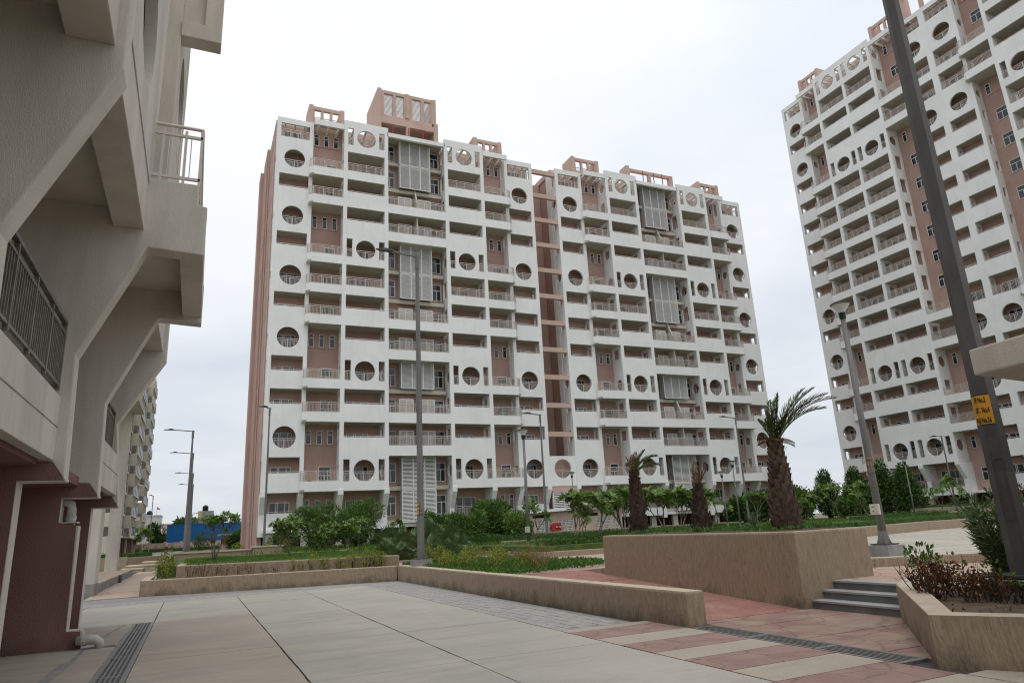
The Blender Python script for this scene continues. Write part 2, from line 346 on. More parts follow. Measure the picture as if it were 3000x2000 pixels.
struct('upper_landing', MB().prism([(10.46, 3), (45, 3), (45, 27.2), (7.06, 32.9), (7.06, 17), (10.46, 17)], 'z', -.2, .42), 'pink_stamp')
struct('upper_plaza', MB().prism([(14.0, 11.5), (17.5, 9.9), (26, 8.5), (40, 8.5), (40, 24.6), (35, 24.6), (28, 22.9), (13.2, 22.9)], 'z', .3, .428), 'deck_stamp')
for i in range(16):
    y = 9.5+i*.95
    obj('board_joint', MB().box(16+(i % 3)*.3, 38, y, y+.02, .42, .4315), bpy.data.objects['upper_plaza'], mats='concrete_grey')
struct('garden_path', MB().prism([(11.6, 18.6), (13.4, 19.6), (12.55, 24.6), (12.3, 31.2), (10.4, 31.8), (10.8, 24.2)], 'z', .3, .434), 'cobble')
struct('left_path', MB().box(-9, -1.5, 27.6, 54.5, -.4, -.02), 'joint')
for i, y in enumerate([27.62, 29.6, 31.2, 33.4, 35.7, 38.2, 41, 44, 47.5, 51]):
    obj('paving_slab', MB().box(-3.2, -1.52, y+.012, [29.6, 31.2, 33.4, 35.7, 38.2, 41, 44, 47.5, 51, 54.4][i]-.012, -.1, .002).mesh('paving_slab', 'pink_stamp' if i % 3 else 'concrete_warm'), bpy.data.objects['left_path'])
struct('garden_terrace', MB().prism([(-1.2, 31.2), (7.0, 26.5), (7.06, 33), (12.7, 33), (12.7, 25.4), (28, 23.2), (35, 25), (70, 25), (70, 60.6), (-1.2, 60.6)], 'z', -.2, .83), 'grass_soil')
struct('tower_apron', MB().box(-1.2, 71.5, 60.5, 90, -.2, .9), 'soil')
struct('right_apron', MB().box(69.9, 110, 0, 60.6, -.2, .95), 'soil')
# steps, three stone treads
st = thing('stone_steps', 'three grey stone steps rising between the big planter and the right planter', 'steps', (9.87, 0, 0))
for i in range(3):
    x = .29*i; z = .14*i
    obj('step', MB().box(x, x+.6, 7.66, 9.42, z-.2, z+.112), st, mats='step_stone')
    for y0, y1 in ((7.66, 8.52), (8.524, 9.42)):
        obj('tread', MB().box(x-.02, x+.31, y0, y1, z+.112, z+.142).mesh('tread', 'step_tread'), st)
# far steps of the left path
st2 = thing('garden_steps', 'low pale steps at the far end of the left path', 'steps', (-3, 54.5, 0))
for i, (x0, x1) in enumerate(((-1.3, .0), (-1.1, 1.0), (-.2, 1.8))):
    obj('step', MB().box(x0, x1, i*1.6, i*1.6+3, -.1, .17*(i+1)).box(x0-.04, x1+.04, i*1.6-.06, i*1.6+3, .17*(i+1), .17*(i+1)+.06), st2, mats='beige_top')

# planter walls
def wallpart(name, pts, h0, h1, parent, th=.3, m='beige', cap=True):
    """wall of thickness th along a polyline; th is to the left of the direction of travel"""
    for i in range(len(pts)-1):
        a = Vector(pts[i]); b = Vector(pts[i+1]); d = (b-a).normalized(); nn = Vector((-d.y, d.x))*th
        q = [a, b, b+nn, a+nn]
        obj(name, MB().prism([(v.x, v.y) for v in q], 'z', h0, h1), parent, mats=m, bevel=.025)
        if cap:
            e = Vector((d.x, d.y))*.012; f = nn.normalized()*.012
            q2 = [a+e+f, b-e+f, b-e+nn-f, a+e+nn-f]
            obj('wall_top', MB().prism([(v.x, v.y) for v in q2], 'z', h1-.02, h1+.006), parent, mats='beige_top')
pw = thing('planter_wall', 'long low beige planter wall facing the plaza, bending at its right end', 'wall')
wallpart('wall_run', [(-1.53, 27.42), (6.71, 25.13)], -.05, .5, pw)
wallpart('wall_run', [(-1.56, 31.0), (-1.56, 27.75)], -.05, .5, pw)
obj('bed_soil', MB().prism([(-1.25, 27.7), (6.9, 25.4), (6.9, 26.3), (-1.2, 31.1)], 'z', -.1, .42), pw, mats='soil')
sw = thing('side_wall', 'free-standing low beige wall running from the planter corner towards the drain grate', 'wall')
obj('wall_run', MB().prism([(6.72, 25.12), (6.98, 9.13), (7.33, 9.13), (7.06, 25.3)], 'z', -.05, .51), sw, mats='beige', bevel=.03)
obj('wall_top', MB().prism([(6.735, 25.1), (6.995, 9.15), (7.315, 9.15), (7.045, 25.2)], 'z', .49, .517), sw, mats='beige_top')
for y in (13.4, 17.5, 21.4): obj('wall_joint', MB().box(6.84-(y-17.5)*.0165-.005, 6.86-(y-17.5)*.0165, y, y+.012, .01, .49), sw, mats='concrete_grey')
w2 = thing('lawn_wall', 'beige retaining wall behind the front bed, holding the lawn with frangipani', 'wall')
wallpart('wall_run', [(-.53, 30.62), (7.0, 26.2)], .2, .83, w2)
wallpart('wall_run', [(-.3, 36.5), (-.53, 30.9)], .2, .84, w2)
w3 = thing('terrace_wall', 'beige retaining wall with hedge behind it beyond the garden path', 'wall')
wallpart('wall_run', [(12.62, 33), (12.62, 25.25), (17, 24.6)], .2, .62, w3)
w4 = thing('plaza_wall', 'beige wall curving around the far side of the pale upper plaza', 'wall')
wallpart('wall_run', [(20, 24.2), (28, 22.95), (35, 24.8), (46, 24.8)], .2, .86, w4)
w5 = thing('kerb_wall', 'low curved beige kerb beside the pale upper plaza, in front of the lantern post', 'wall')
cp = [(11.6, 11.15), (13.2, 10.75), (14.8, 9.9), (16.2, 8.6), (17.2, 7.0), (17.6, 5)]
wallpart('wall_run', cp, .3, .6, w5, th=.28)
bp = thing('palm_planter', 'big tall beige planter box holding three date palms', 'planter')
obj('wall', MB().prism([(9.66, 9.4), (11.55, 9.45), (11.9, 12.5), (11.6, 15.9), (9.66, 15.85)], 'z', -.1, 1.285), bp, mats='beige', bevel=.03)
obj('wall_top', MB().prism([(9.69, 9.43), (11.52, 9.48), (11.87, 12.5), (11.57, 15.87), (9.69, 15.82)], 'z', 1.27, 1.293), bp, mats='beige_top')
obj('soil', MB().prism([(9.9, 9.65), (11.3, 9.7), (11.65, 12.5), (11.4, 15.6), (9.9, 15.6)], 'z', 1.2, 1.305), bp, mats='soil')
obj('wall_joint', MB().box(9.655, 9.67, 12.3, 12.315, .1, 1.25), bp, mats='concrete_grey')
rp = thing('corner_planter', 'angular beige planter box at the right edge with dried shrubs in it', 'planter')
RPo = [(9.75, 7.64), (7.1, 5.24), (8.5, 2.85), (13.5, 2.85), (13.5, 8.0), (10.4, 8.0)]
RPi = [(9.88, 7.34), (7.45, 5.22), (8.66, 3.1), (13.2, 3.1), (13.2, 7.72), (10.45, 7.72)]
m = MB(); n = len(RPo)
vs = [(*p, -.1) for p in RPo]+[(*p, .5) for p in RPo]+[(*p, .5) for p in RPi]+[(*p, .3) for p in RPi]
fs = []
for i in range(n):
    j = (i+1) % n
    fs += [(i, n+i, n+j, j), (n+i, 2*n+i, 2*n+j, n+j), (2*n+i, 3*n+i, 3*n+j, 2*n+j)]
m.add(vs, fs); obj('wall', m, rp, mats='beige')
vs = [(*p, .503) for p in [tuple(a+(b-a)*.03 for a, b in zip(o_, i_)) for o_, i_ in zip(RPo, RPi)]]+[(*p, .503) for p in RPi]
obj('wall_top', MB().add(vs, [(i, n+i, n+(i+1) % n, (i+1) % n) for i in range(n)]), rp, mats='beige_top')
obj('soil', MB().prism([(x, y) for x, y in RPi], 'z', .2, .40), rp, mats='soil')
# garden kerb walls further back
def lowwall(label, pts, h0, h1):
    t = thing('garden_wall', label, 'wall'); wallpart('wall_run', pts, h0, h1, t, th=.25); return t
lowwall('thin pale kerb edging the lawn behind the row of frangipani', [(-.2, 41), (2.2, 41.5), (7.3, 38.6), (8.8, 41)], .7, .92)
lowwall('low beige garden wall under the jali screens', [(22, 47), (34, 44.5), (41, 45)], .7, 1.2)
lowwall('thin kerb behind the big hedge left of the lantern post', [(11.5, 44), (17.5, 39.5), (19.4, 39.2)], .7, 1.02)
lowwall('long beige garden wall in front of the right tower', [(47, 40), (57, 36), (63, 33)], .7, 1.15)
lowwall('beige raised bed wall at the foot of the right tower', [(58, 42.5), (66, 37.5)], .7, 1.5)
lowwall('short beige kerb beside the plaza hedge', [(33, 29), (43, 31), (48, 30)], .7, 1.0)
lowwall('square beige planter wall around the lantern post', [(13.6, 31.6), (16.4, 31.0)], .5, 1.0)
lb = thing('left_bed_wall', 'beige bed wall at the left beyond the white pillars, hedge on top', 'wall')
wallpart('wall_run', [(-12, 60.4), (-4.4, 60.4)], -.1, .95, lb)
wallpart('wall_run', [(-4.4, 60.4), (-2.2, 63.4)], -.1, .9, lb)
obj('soil', MB().prism([(-12, 60.6), (-4.5, 60.6), (-2.6, 63.5), (-12, 64)], 'z', -.1, .88), lb, mats='soil')
lk = thing('bench_block', 'long pale capped wall beyond the frangipani at the far left', 'wall')
obj('wall', MB().box(-1.0, 3.6, 45, 45.6, .7, 1.12), lk, mats='beige'); obj('cap', MB().box(-1.06, 3.2, 44.94, 45.66, 1.12, 1.2), lk, mats='beige_top')
obj('end_block', MB().box(3.25, 4.9, 44.6, 46.0, .7, 1.25), lk, mats='beige'); obj('end_cap', MB().box(3.2, 4.95, 44.55, 46.05, 1.25, 1.32), lk, mats='beige_top')

# drains
def drain(name, label, x0, x1, y0, y1, seg, nb):
    t = thing(name, label, 'drain', (x0, y0, 0)); W_, Ln = x1-x0, y1-y0
    obj('channel', MB().box(.0, W_, 0, Ln, -.2, -.028), t, mats='dark')
    obj('frame', MB().box(-.015, .03, 0, Ln, -.1, .006).box(W_-.03, W_+.015, 0, Ln, -.1, .006).box(.03, W_-.03, -.01, .03, -.1, .006).box(.03, W_-.03, Ln-.03, Ln+.01, -.1, .006), t, mats='iron')
    me = MB(); s = (Ln-.06)/seg
    for i in range(nb):
        x = .04+(W_-.08)*i/(nb-1); me.box(x-.011, x+.011, .015, s-.015, -.04, .002)
    for i in range(int(s/.05)):
        me.box(.035, W_-.035, .02+i*.05, .032+i*.05, -.035, -.01)
    me.box(.03, W_-.03, .0, .035, -.04, .003).box(.03, W_-.03, s-.035, s, -.04, .003)
    me = me.mesh('grate', 'iron')
    for i in range(seg): obj('grate', me, t, (0, .03+i*s, .0))
    return t
drain('drain_grate', 'long iron drain grate in the plaza beside the brown building', -1.06, -.68, 4.0, 17.98, 8, 6)
drain('drain_grate', 'iron drain grate at the end of the low side wall near the steps', 7.0, 7.4, 5.58, 9.1, 3, 6)
sd_ = thing('small_drain', 'short dark drain slot under the white pipe elbow at the brown wall', 'drain')
obj('slot', MB().box(-1.6, -1.07, 14.25, 14.4, -.02, .008), sd_, mats='iron')
for i in range(4): obj('bar', MB().box(-1.58, -1.1, 14.27+i*.033, 14.28+i*.033, .0, .014).mesh('bar', 'galv'), sd_)
cr_ = struct('patched_crack', MB().add([(-1.72, 10.6, .007), (-1.6, 10.4, .007), (-1.50, 12.6, .007), (-1.58, 13.0, .007), (-1.66, 12.6, .007), (-1.52, 14.1, .007), (-1.58, 14.2, .007)], [(0, 1, 4), (1, 2, 4), (2, 3, 4), (3, 2, 5), (3, 5, 6)]).add([(-1.52, 14.9, .007), (-1.49, 14.9, .007), (-1.33, 17.3, .007), (-1.29, 17.3, .007), (-1.2, 17.9, .007), (-1.24, 17.9, .007)], [(0, 1, 3, 2), (2, 3, 4, 5)]), 'concrete_grey')

# ------------------------------------------------------------------ apartment towers
CACHE = {}
def cached(key, fn):
    if key not in CACHE: CACHE[key] = fn()
    return CACHE[key]
def rail_mesh(Ln, h=.9, m='steel', bal=.115, second=True):
    def f():
        b = MB(); r = .026
        b.box(0, Ln, -.03, .03, h-.05, h); 
        if second: b.box(0, Ln, -.018, .018, h-.19, h-.155)
        b.box(0, Ln, -.018, .018, .05, .085)
        n = max(2, int(round(Ln/1.05))+1)
        for i in range(n): x = .03+(Ln-.06)*i/(n-1); b.box(x-.024, x+.024, -.024, .024, 0, h-.05)
        k = int(Ln/bal)
        for i in range(1, k): x = Ln*i/k; b.box(x-.012, x+.012, -.012, .012, .085, h-.19 if second else h-.05)
        return b.mesh('railing', m)
    return cached(('rail', round(Ln, 3), h, m, second), f)
def low_rail_mesh(Ln):
    def f():
        b = MB(); b.box(0, Ln, -.03, .03, .1, .15)
        n = max(2, int(round(Ln/.8))+1)
        for i in range(n): x = .05+(Ln-.1)*i/(n-1); b.box(x-.02, x+.02, -.02, .02, 0, .1)
        return b.mesh('handrail', 'steel')
    return cached(('low', round(Ln, 3)), f)
def win_meshes(w_, h_, style):
    def f():
        b = MB(); p = MB(); t = .055
        b.box(0, t, -.05, .03, 0, h_).box(w_-t, w_, -.05, .03, 0, h_).box(t, w_-t, -.05, .03, 0, t).box(t, w_-t, -.05, .03, h_-t, h_)
        if style == 'n': b.box(t, w_-t, -.045, .03, h_*.68, h_*.68+.05)
        if style == 'd': b.box(t, w_-t, -.045, .03, h_*.62, h_*.62+.06).box(w_/2-.03, w_/2+.03, -.045, .03, t, h_*.62)
        if style == 's':
            for q in (.34, .42, .78): b.box(w_*q-.025, w_*q+.025, -.045, .03, t, h_-t)
        p.box(.02, w_-.02, -.01, .012, .02, h_-.02)
        return b.mesh('window', 'frame'), p.mesh('pane', 'glass')
    return cached(('win', round(w_, 2), round(h_, 2), style), f)
def window(par, u, d, z, w_, h_, style):
    f, p = win_meshes(w_, h_, style); o = obj('window', f, par, (u, d-.035, z)); obj('pane', p, o); return o
def louver_mesh(W_, H_, secs, dep, pitch=.088):
    def f():
        b = MB(); t = .1; s = W_/secs
        for i in range(secs+1): x = min(max(i*s, t/2), W_-t/2); b.box(x-t/2, x+t/2, 0, .07, 0, H_)
        b.box(0, W_, 0, .07, 0, .06).box(0, W_, 0, .07, H_-.06, H_)
        n = int(H_/pitch); q_ = pitch/.088
        for k in range(n):
            z = .1+k*(H_-.2)/(n-1)
            for i in range(secs):
                b.add([(i*s+t/2, 0, z-.023*q_), ((i+1)*s-t/2, 0, z-.023*q_), ((i+1)*s-t/2, .02, z+.02*q_), (i*s+t/2, .02, z+.02*q_), (i*s+t/2, .01, z-.026*q_), ((i+1)*s-t/2, .01, z-.026*q_), ((i+1)*s-t/2, .03, z+.017*q_), (i*s+t/2, .03, z+.017*q_)], [(0, 1, 2, 3), (7, 6, 5, 4), (0, 4, 5, 1), (2, 6, 7, 3)])
            if dep:
                for x in (.0, W_-.03): b.box(x, x+.03, .07, dep, z-.022, z+.018)
        if dep:
            for x in (0, W_-.05): b.box(x, x+.05, dep-.05, dep, 0, H_)
        return b.mesh('louver_panel', 'louver')
    return cached(('louv', W_, H_, secs, dep, pitch), f)
def panel_mesh(kind, w_, ext=0.):
    def f():
        b = MB(); D0, D1 = 0, .2
        cz = 1.72
        if kind == 'c': b.holepanel(0, w_, 0, 3, w_/2, cz, .97, D0, D1)
        else:
            s = .56; ci = .3
            b.holepanel(s, w_-s, .8, 2.7, w_/2, cz, .945, D0, D1)
            b.box(0, w_, D0, D1, 0, .8).box(0, w_, D0, D1, 2.7, 3.0+ext)
        return b.mesh('circle_panel', 'white')
    return cached(('pan', kind, round(w_, 3), ext), f)
def panel_rails(par, w_, u, d, z, kind):
    obj('railing', rail_mesh(1.96, .9), par, (u+w_/2-.98, d+.26, z+.76))
    if kind == 'k':
        for x in (0, w_-.56): obj('railing', rail_mesh(.56, .9), par, (u+x, d+.1, z+.8))
BACK = 2.1
def slab(par, u0, u1, d0, d1, z0, z1, name='floor_slab', m='white'):
    return obj(name, cached(('box', round(u1-u0, 3), round(d1-d0, 3), round(z1-z0, 3), m, name), lambda: MB().box(0, u1-u0, 0, d1-d0, 0, z1-z0).mesh(name, m)), par, (u0, d0, z0))
def side_cell(par, u, d0, d1, z, let, th=.2):
    def f():
        b = MB(); w_ = d1-d0; c = w_/2
        if let in 'ck': b.holepanel(0, w_, 0, 3, c, 1.72, min(.62, w_*.4), 0, th, n=20, ax='x')
        else:
            zs = 1.65 if let in 'so' else .95; a, e = w_*.3, w_*.85
            b.box(0, th, 0, w_, 0, zs).box(0, th, 0, a, zs, 2.7).box(0, th, e, w_, zs, 2.7).box(0, th, 0, w_, 2.7, 3)
        return b.mesh('side_wall', 'white')
    obj('side_wall', cached(('side', round(d1-d0, 2), let if let in 'ck' else ('s' if let in 'so' else 'f'), th), f), par, (u, d0, z))
def tower(name, label, loc, rz, T0, bays, nw=3, gz=.9, fast=False):
    t = thing(name, label, 'tower', loc, rz); rows = len(bays[0][1]); zb = lambda k: T0-3*(k+1)
    Wd = {'O': 3.42, 'I': 3.42, 'P': 2.86, 'Q': 3.69, 'L': 6.02}
    us = []; u = 0; prev = None
    for kind, pat in bays:
        gap = 0
        if prev and not (prev in 'OI' or kind in 'OI'): gap = .37
        us.append((u+gap, u+gap+Wd[kind])); 
        if gap: us[-1] = us[-1]
        u = u+gap+Wd[kind]; prev = kind
    W_ = u
    zbot = zb(rows-1)
    # body, roof, undercroft
    obj('core_wall', MB().box(.25, W_-.25, BACK, BACK+12, zbot, T0), t, mats='pink')
    obj('roof_parapet', MB().box(.1, W_-.1, BACK+.15, BACK+.35, T0-.1, T0+.62).box(.1, .3, BACK+.35, BACK+12.1, T0, T0+.62).box(W_-.3, W_-.1, BACK+.35, BACK+12.1, T0, T0+.62), t, mats='pink_pale')
    obj('roof_slab', MB().box(.2, W_-.2, BACK+.02, BACK+12, T0+.003, T0+.12), t, mats='cream')
    obj('undercroft_wall', MB().box(1, W_-1, 4.5, BACK+11, gz-.3, zbot-.02), t, mats='brown')
    obj('base_slab', MB().box(.3, W_-.3, 1.15, 4.6, zbot-.25, zbot-.003), t, mats='white')
    for i, x in enumerate([.9+(W_-1.8)*q/9 for q in range(10)]):
        obj('pillar', MB().box(-.3, .3, 0, .35, gz-.3, zbot-.25).mesh('pillar', 'cream'), t, (x, 1.5, 0))
    # columns / fins between bays
    def column(u0, u1, g_):
        obj('column', MB().box(u0, u1, g_, g_+.22, zb(rows-2)-.3, T0 if g_ else T0+.5), t, mats='white')
        z = zb(rows-2)
        obj('bracket_fin', MB().prism([(g_-.06, z+.12), (g_-.06, z-.32), (g_+.85, z-1.75), (g_+.85, zbot-.55), (g_+1.25, zbot-.55), (BACK+.3, zbot-.25), (BACK+.3, z-.05), (g_+.2, z-.05), (g_+.2, z+.12)], 'x', u0-.04, u1+.04), t, mats='white')
    for i, (kind, pat) in enumerate(bays):
        u0, u1 = us[i]; G = .8 if kind in 'OI' else 0
        if kind in 'OI':
            column(u0, u0+.35, G); column(u1-.35, u1, G); a, b = u0+.35, u1-.35
            for k in range(rows-1):
                for uu in (u0+.02, u1-.22): side_cell(t, uu, G+.22, BACK+.1, zb(k), pat[k])
        else:
            a, b = u0, u1
            if i and bays[i-1][0] not in 'OI': column(us[i-1][1], u0, 0)
            for k in range(rows-1):
                if kind == 'Q':
                    for s, uu in ((-1, u0-.22), (1, u1+.02)): side_cell(t, uu, .22, BACK+.1, zb(k), pat[k])
            if kind == 'P':       # the wall beside an outer bay
                pass
        w_ = b-a
        for k, let in enumerate(pat):
            z = zb(k)
            if kind in 'OIQ' or let in 'mn':
                if let not in 'gyz':
                    slab(t, a, b, G+.2, BACK+.05, z+.002, z+.14, m='cream')
            if let in 'so':
                slab(t, a, b, G, G+.18, z, z+1.65, 'parapet'); obj('handrail', low_rail_mesh(w_), t, (a, G+.09, z+1.65))
            elif let in 'ft' and kind != 'L':
                slab(t, a, b, G, G+.18, z, z+.93, 'parapet'); obj('railing', rail_mesh(w_), t, (a, G+.09, z+.93))
            elif let in 'ck':
                obj('circle_panel', panel_mesh(let, w_, .5 if k == 0 else 0), t, (a, G, z)); panel_rails(t, w_, a, G, z, let)
            if let == 't' or (let == 'w' and k == 0):
                slab(t, a-.02 if kind == 'P' else a, b+.02 if kind == 'P' else b, G, G+.22, z+2.42, z+3.0, 'pergola_beam')
                n = 3
                for q in range(n):
                    x = a+w_*(q+.5)/n; slab(t, x-.08, x+.08, G+.22, BACK, z+2.62, z+2.88, 'pergola_beam')
            if k == 0 and let == 'k':
                for q in range(3):
                    x = a+w_*(q+.5)/3; slab(t, x-.08, x+.08, .2, BACK, z+2.62, z+2.88, 'pergola_beam')
            if kind == 'P':
                left_out = i > 0 and bays[i-1][0] in 'OI'; right_out = i+1 < len(bays) and bays[i+1][0] in 'OI'
                ea = -.36 if left_out else 0; eb = .36 if right_out else 0
                if let == 'b':
                    pl = [(a, BACK+.02), (a+ea, .82) if ea else (a, .82), (a+ea, .34) if ea else (a, .3), (a, 0), (b, 0), (b+eb, .34) if eb else (b, .3), (b+eb, .82) if eb else (b, .82), (b, BACK+.02)]
                    key = ('balc', ea, eb, round(w_, 3))
                    pl0 = [(x-a, y) for x, y in pl]
                    obj('balcony_slab', cached(key+('s',), lambda: MB().prism(pl0, 'z', 0, .16).mesh('balcony_slab', 'cream')), t, (a, .0, z))
                    def cf():
                        m_ = MB(); seq = pl0[1:7]
                        for q in range(len(seq)-1):
                            A = Vector(seq[q]); B = Vector(seq[q+1]); dd = B-A
                            if dd.length < .05 or (abs(dd.x) < .01 and abs(A.x) < .01 and not ea) or (abs(dd.x) < .01 and abs(A.x-w_) < .01 and not eb): continue
                            nn = Vector((-dd.y, dd.x)).normalized()*.14
                            if dd.x > .5: A = A+Vector((0, -.004)); B = B+Vector((0, -.004))
                            m_.prism([tuple(A), tuple(B), tuple(B+nn), tuple(A+nn)], 'z', -.004, .86)
                        return m_.mesh('parapet', 'white')
                    obj('parapet', cached(key+('c',), cf), t, (a, 0, z))
                    obj('railing', rail_mesh(w_), t, (a, .07, z+.86))
                    for e_, uu, sgn in ((ea, a, -1), (eb, b, 1)):
                        if e_:
                            ln = math.hypot(.36, .34); o = obj('railing', rail_mesh(ln, second=True), t, (uu, .07, z+.86)); o.rotation_euler = (0, 0, math.atan2(.34, sgn*.36))
                    window(t, a+w_*.5, BACK, z+.14, 1.05, 2.15, 'd')
                elif let in 'wx':
                    zz = z+1.25 if let == 'w' else z+.9
                    for q in range(nw):
                        window(t, a+w_*(q+.5)/nw-.24, BACK, zz, .48, 1.25 if let == 'w' else 1.5, 'n')
                    obj('sill', cached(('sill', round(w_, 2)), lambda: MB().box(.1, w_-.1, 0, .05, 0, .05).mesh('sill', 'pink')), t, (a, BACK-.05, zz-.1))
                elif let == 'v':
                    window(t, a+w_*.5-.55, BACK, z+.95, 1.1, 1.35, 'd')
            elif kind in 'OIQ':
                if let in 'gy':
                    gg = G+.9
                    if let == 'g':
                        slab(t, a, b, gg, gg+.2, z-.3, z+1.35, 'parapet'); obj('handrail', low_rail_mesh(w_), t, (a, gg+.1, z+1.35))
                    else:
                        slab(t, a, b, gg, gg+.2, z-.3, z+.5, 'parapet'); obj('railing', rail_mesh(w_), t, (a, gg+.1, z+.5))
                    slab(t, a, b, gg+.2, BACK+.05, z-.003, z+.14, m='cream')
                window(t, a+w_*.16, BACK, z+.14, min(2.0, w_*.62), 2.12, 's')
            elif kind == 'L':
                for uu in (.12, 4.95): window(t, a+uu, BACK-.3, z+.75, .95, 1.75, 'd')
                slab(t, a, b, BACK-.3, BACK+.02, z+.001, z+2.999, 'infill_wall', 'pink')
                if let in 'lz':
                    full = let == 'l' and k+1 < rows and pat[k+1] in 'lz'
                    obj('louver_panel', louver_mesh(3.3, 2.97 if full else 2.62 if let == 'l' else 2.9, 3, .75, (.12 if k >= 10 else .088)), t, (a+1.38, .75, z+(.02 if full else .38 if let == 'l' else .1)))
                    obj('louver_back', cached(('lb',), lambda: MB().box(.1, 3.2, 0, .03, .1, 2.6).mesh('louver_back', 'grey_back')), t, (a+1.38, 1.42, z+.3))
                    slab(t, a, b, 1.2, 1.52, z-.002, z+.36, 'edge_beam', 'cream')
                    if k == 0:
                        slab(t, a-.1, b+.1, 0, .3, z+2.55, z+3.0, 'roof_beam'); slab(t, a, b, .3, BACK, z+2.8, z+2.95, 'roof_soffit', 'cream')
                else:
                    slab(t, a, b, 0, .18, z, z+.93, 'parapet'); obj('railing', rail_mesh(w_), t, (a, .09, z+.93))
                    for x in (1.25, 3.35): obj('louver_panel', louver_mesh(1.42, 2.1, 2, .4), t, (a+x, 1.0, z+.35))
                    slab(t, a+3.0, a+3.14, .3 if let == 'n' else .9, 1.5, z+.14, z+3.0, 'fin_wall', 'cream')
                    if let == 'm': obj('fin', cached(('fin',), lambda: MB().prism([(0, .93), (0, 1.6), (.8, 3.4), (1.2, 3.4), (1.2, .14), (.25, .14)], 'x', 0, .14).mesh('fin', 'cream')), t, (a+3.0, .25, z))
    return t, us, W_
PO = 'tcocococoocog'; PI_ = 'tcoocooocoocg'; PP = 'wbbwbbbwbbwbx'; PQ = 'kfsskfsskssky'; PL = 'llmnllmnlmnlz'
FY = 61.13
tA, usA, WA = tower('apartment_tower', 'white and pink apartment tower with round balcony openings, left half of the middle pair', (4.9, FY, 0), 0, 41.45,
                    [('O', PO), ('P', PP), ('Q', PQ), ('L', PL), ('Q', PQ), ('P', PP), ('I', PI_)])
tB, usB, WB = tower('apartment_tower', 'white and pink apartment tower, right half of the middle pair behind the date palms', (35.35, FY, 0), 0, 41.45,
                    [('I', PI_), ('P', PP), ('Q', PQ), ('L', PL), ('Q', PQ), ('P', PP), ('O', PO)])
CO = 'tcocoooooococoocog'; CP = 'wbbwbbbbbbbbwbbwbx'; CQ = 'kfsskffffffssksskyy'[:17]+'y'; CV = 'wvbbwvvvvvvbbwbbwv'; CI = 'tcffcoooooofcfcoog'
tC, usC, WC = tower('apartment_tower', 'taller white and pink apartment tower at the right edge behind the steel pole', (71.65, 60.9, 0), -math.pi/2, 56.97,
                    [('O', CO), ('P', CP), ('Q', CQ), ('Q', CQ), ('P', CV), ('I', CI), ('I', CI), ('P', CV), ('Q', CQ), ('Q', CQ), ('P', CP), ('O', CO)], nw=2, gz=.95)
# roof frames and stair heads
def roof_frame(t, u0, u1, d0, z0, h, n, dep=2.2):
    b = MB(); W_ = u1-u0; p = .42
    b.box(0, p, -.06, dep, 0, h).box(W_-p, W_, -.06, dep, 0, h-.05)
    b.box(p, W_-p, 0, .3, h-.5, h-.12).box(p, W_-p, 0, .3, 0, .5)
    s = (W_-2*p)/n
    for i in range(n+1): x = p+i*s; b.box(max(p, x-.13), min(W_-p, x+.13), .02, .28, .5, h-.5)
    o = obj('roof_frame', b, t, (u0, d0, z0), mats='pink_pale')
    for i in range(n): obj('railing', rail_mesh(s-.26, .5, second=False), o, (p+i*s+.13, .15, .5))
def beam_frame(t, u0, u1, d0, z0, h, n):
    b = MB(); W_ = u1-u0
    b.box(0, .5, -.05, 1.4, 0, h).box(W_-.5, W_, -.05, .5, 0, h-.3); b.box(.5, W_-.5, 0, .4, h-.65, h-.3)
    for i in range(1, n): x = W_*i/n; b.box(x-.2, x+.2, .02, .38, 0, h-.65)
    b.box(.5, W_-.5, .03, .37, 0, .35)
    obj('roof_frame', b, t, (u0, d0, z0), mats='pink_pale')
z0 = 41.5
roof_frame(tA, 2.95, 6.45, 1.2, z0, 2.25, 3); roof_frame(tA, 20.6, 24.0, 1.2, z0, 2.2, 3)
roof_frame(tB, 2.6, 6.3, 1.2, z0, 2.3, 3); roof_frame(tB, 21.2, 24.6, 1.2, z0, 2.2, 3)
beam_frame(tB, 10.3, 17.3, 1.2, z0, 2.5, 2)
# the tall stair head over the louvres of the left half
b = MB(); u0, d0 = 9.85, 1.25; W_ = 6.7; zz = z0
b.box(0, .45, 0, 5.5, 0, 3.6).box(W_-.45, W_, 0, 5.5, 0, 2.95).box(3.15, 3.55, .02, .5, 0, 2.0)
b.box(.45, W_-.45, .05, .5, 1.9, 2.5).box(.45, W_-.45, .03, .4, 0, .55)
b.box(.1, .5, .15, 5.4, 3.6, 6.1).box(W_-.6, W_-.15, .15, 5.4, 2.95, 6.0)
b.box(.5, W_-.6, .2, .5, 2.5, 3.0).box(.5, W_-.6, .2, .5, 5.6, 5.95).box(3.1, 3.55, .1, .55, 3.0, 5.97)
for x in (.5, 2.05, 4.75, 6.1-.0): pass
for x0, x1 in ((.5, .8), (1.75, 2.1), (2.95, 3.1), (3.55, 3.9), (4.85, 5.2), (5.95, 6.1)): b.box(x0, x1, .2, .5, 3.0, 5.6)
b.box(.5, W_-.6, 5.1, 5.4, 2.5, 3.0).box(.5, W_-.6, 5.1, 5.4, 5.6, 5.95).box(.5, 1, 5.1, 5.4, 3, 5.6).box(2.9, 3.5, 5.1, 5.4, 3, 5.6).box(5.5, 6.1, 5.1, 5.4, 3, 5.6)
b.box(.45, W_-.45, .5, 5.4, 2.3, 2.45)
sh = obj('stair_head', b, tA, (u0, d0, zz), mats='pink_pale')
for x0, x1 in ((.8, 1.75), (2.1, 2.95), (3.9, 4.85), (5.2, 5.95)):
    o = MB()
    for k in range(18): z = 3.05+k*.14; o.box(x0, x1, .3, .4, z, z+.045)
    obj('louver', o, sh, mats='louver')
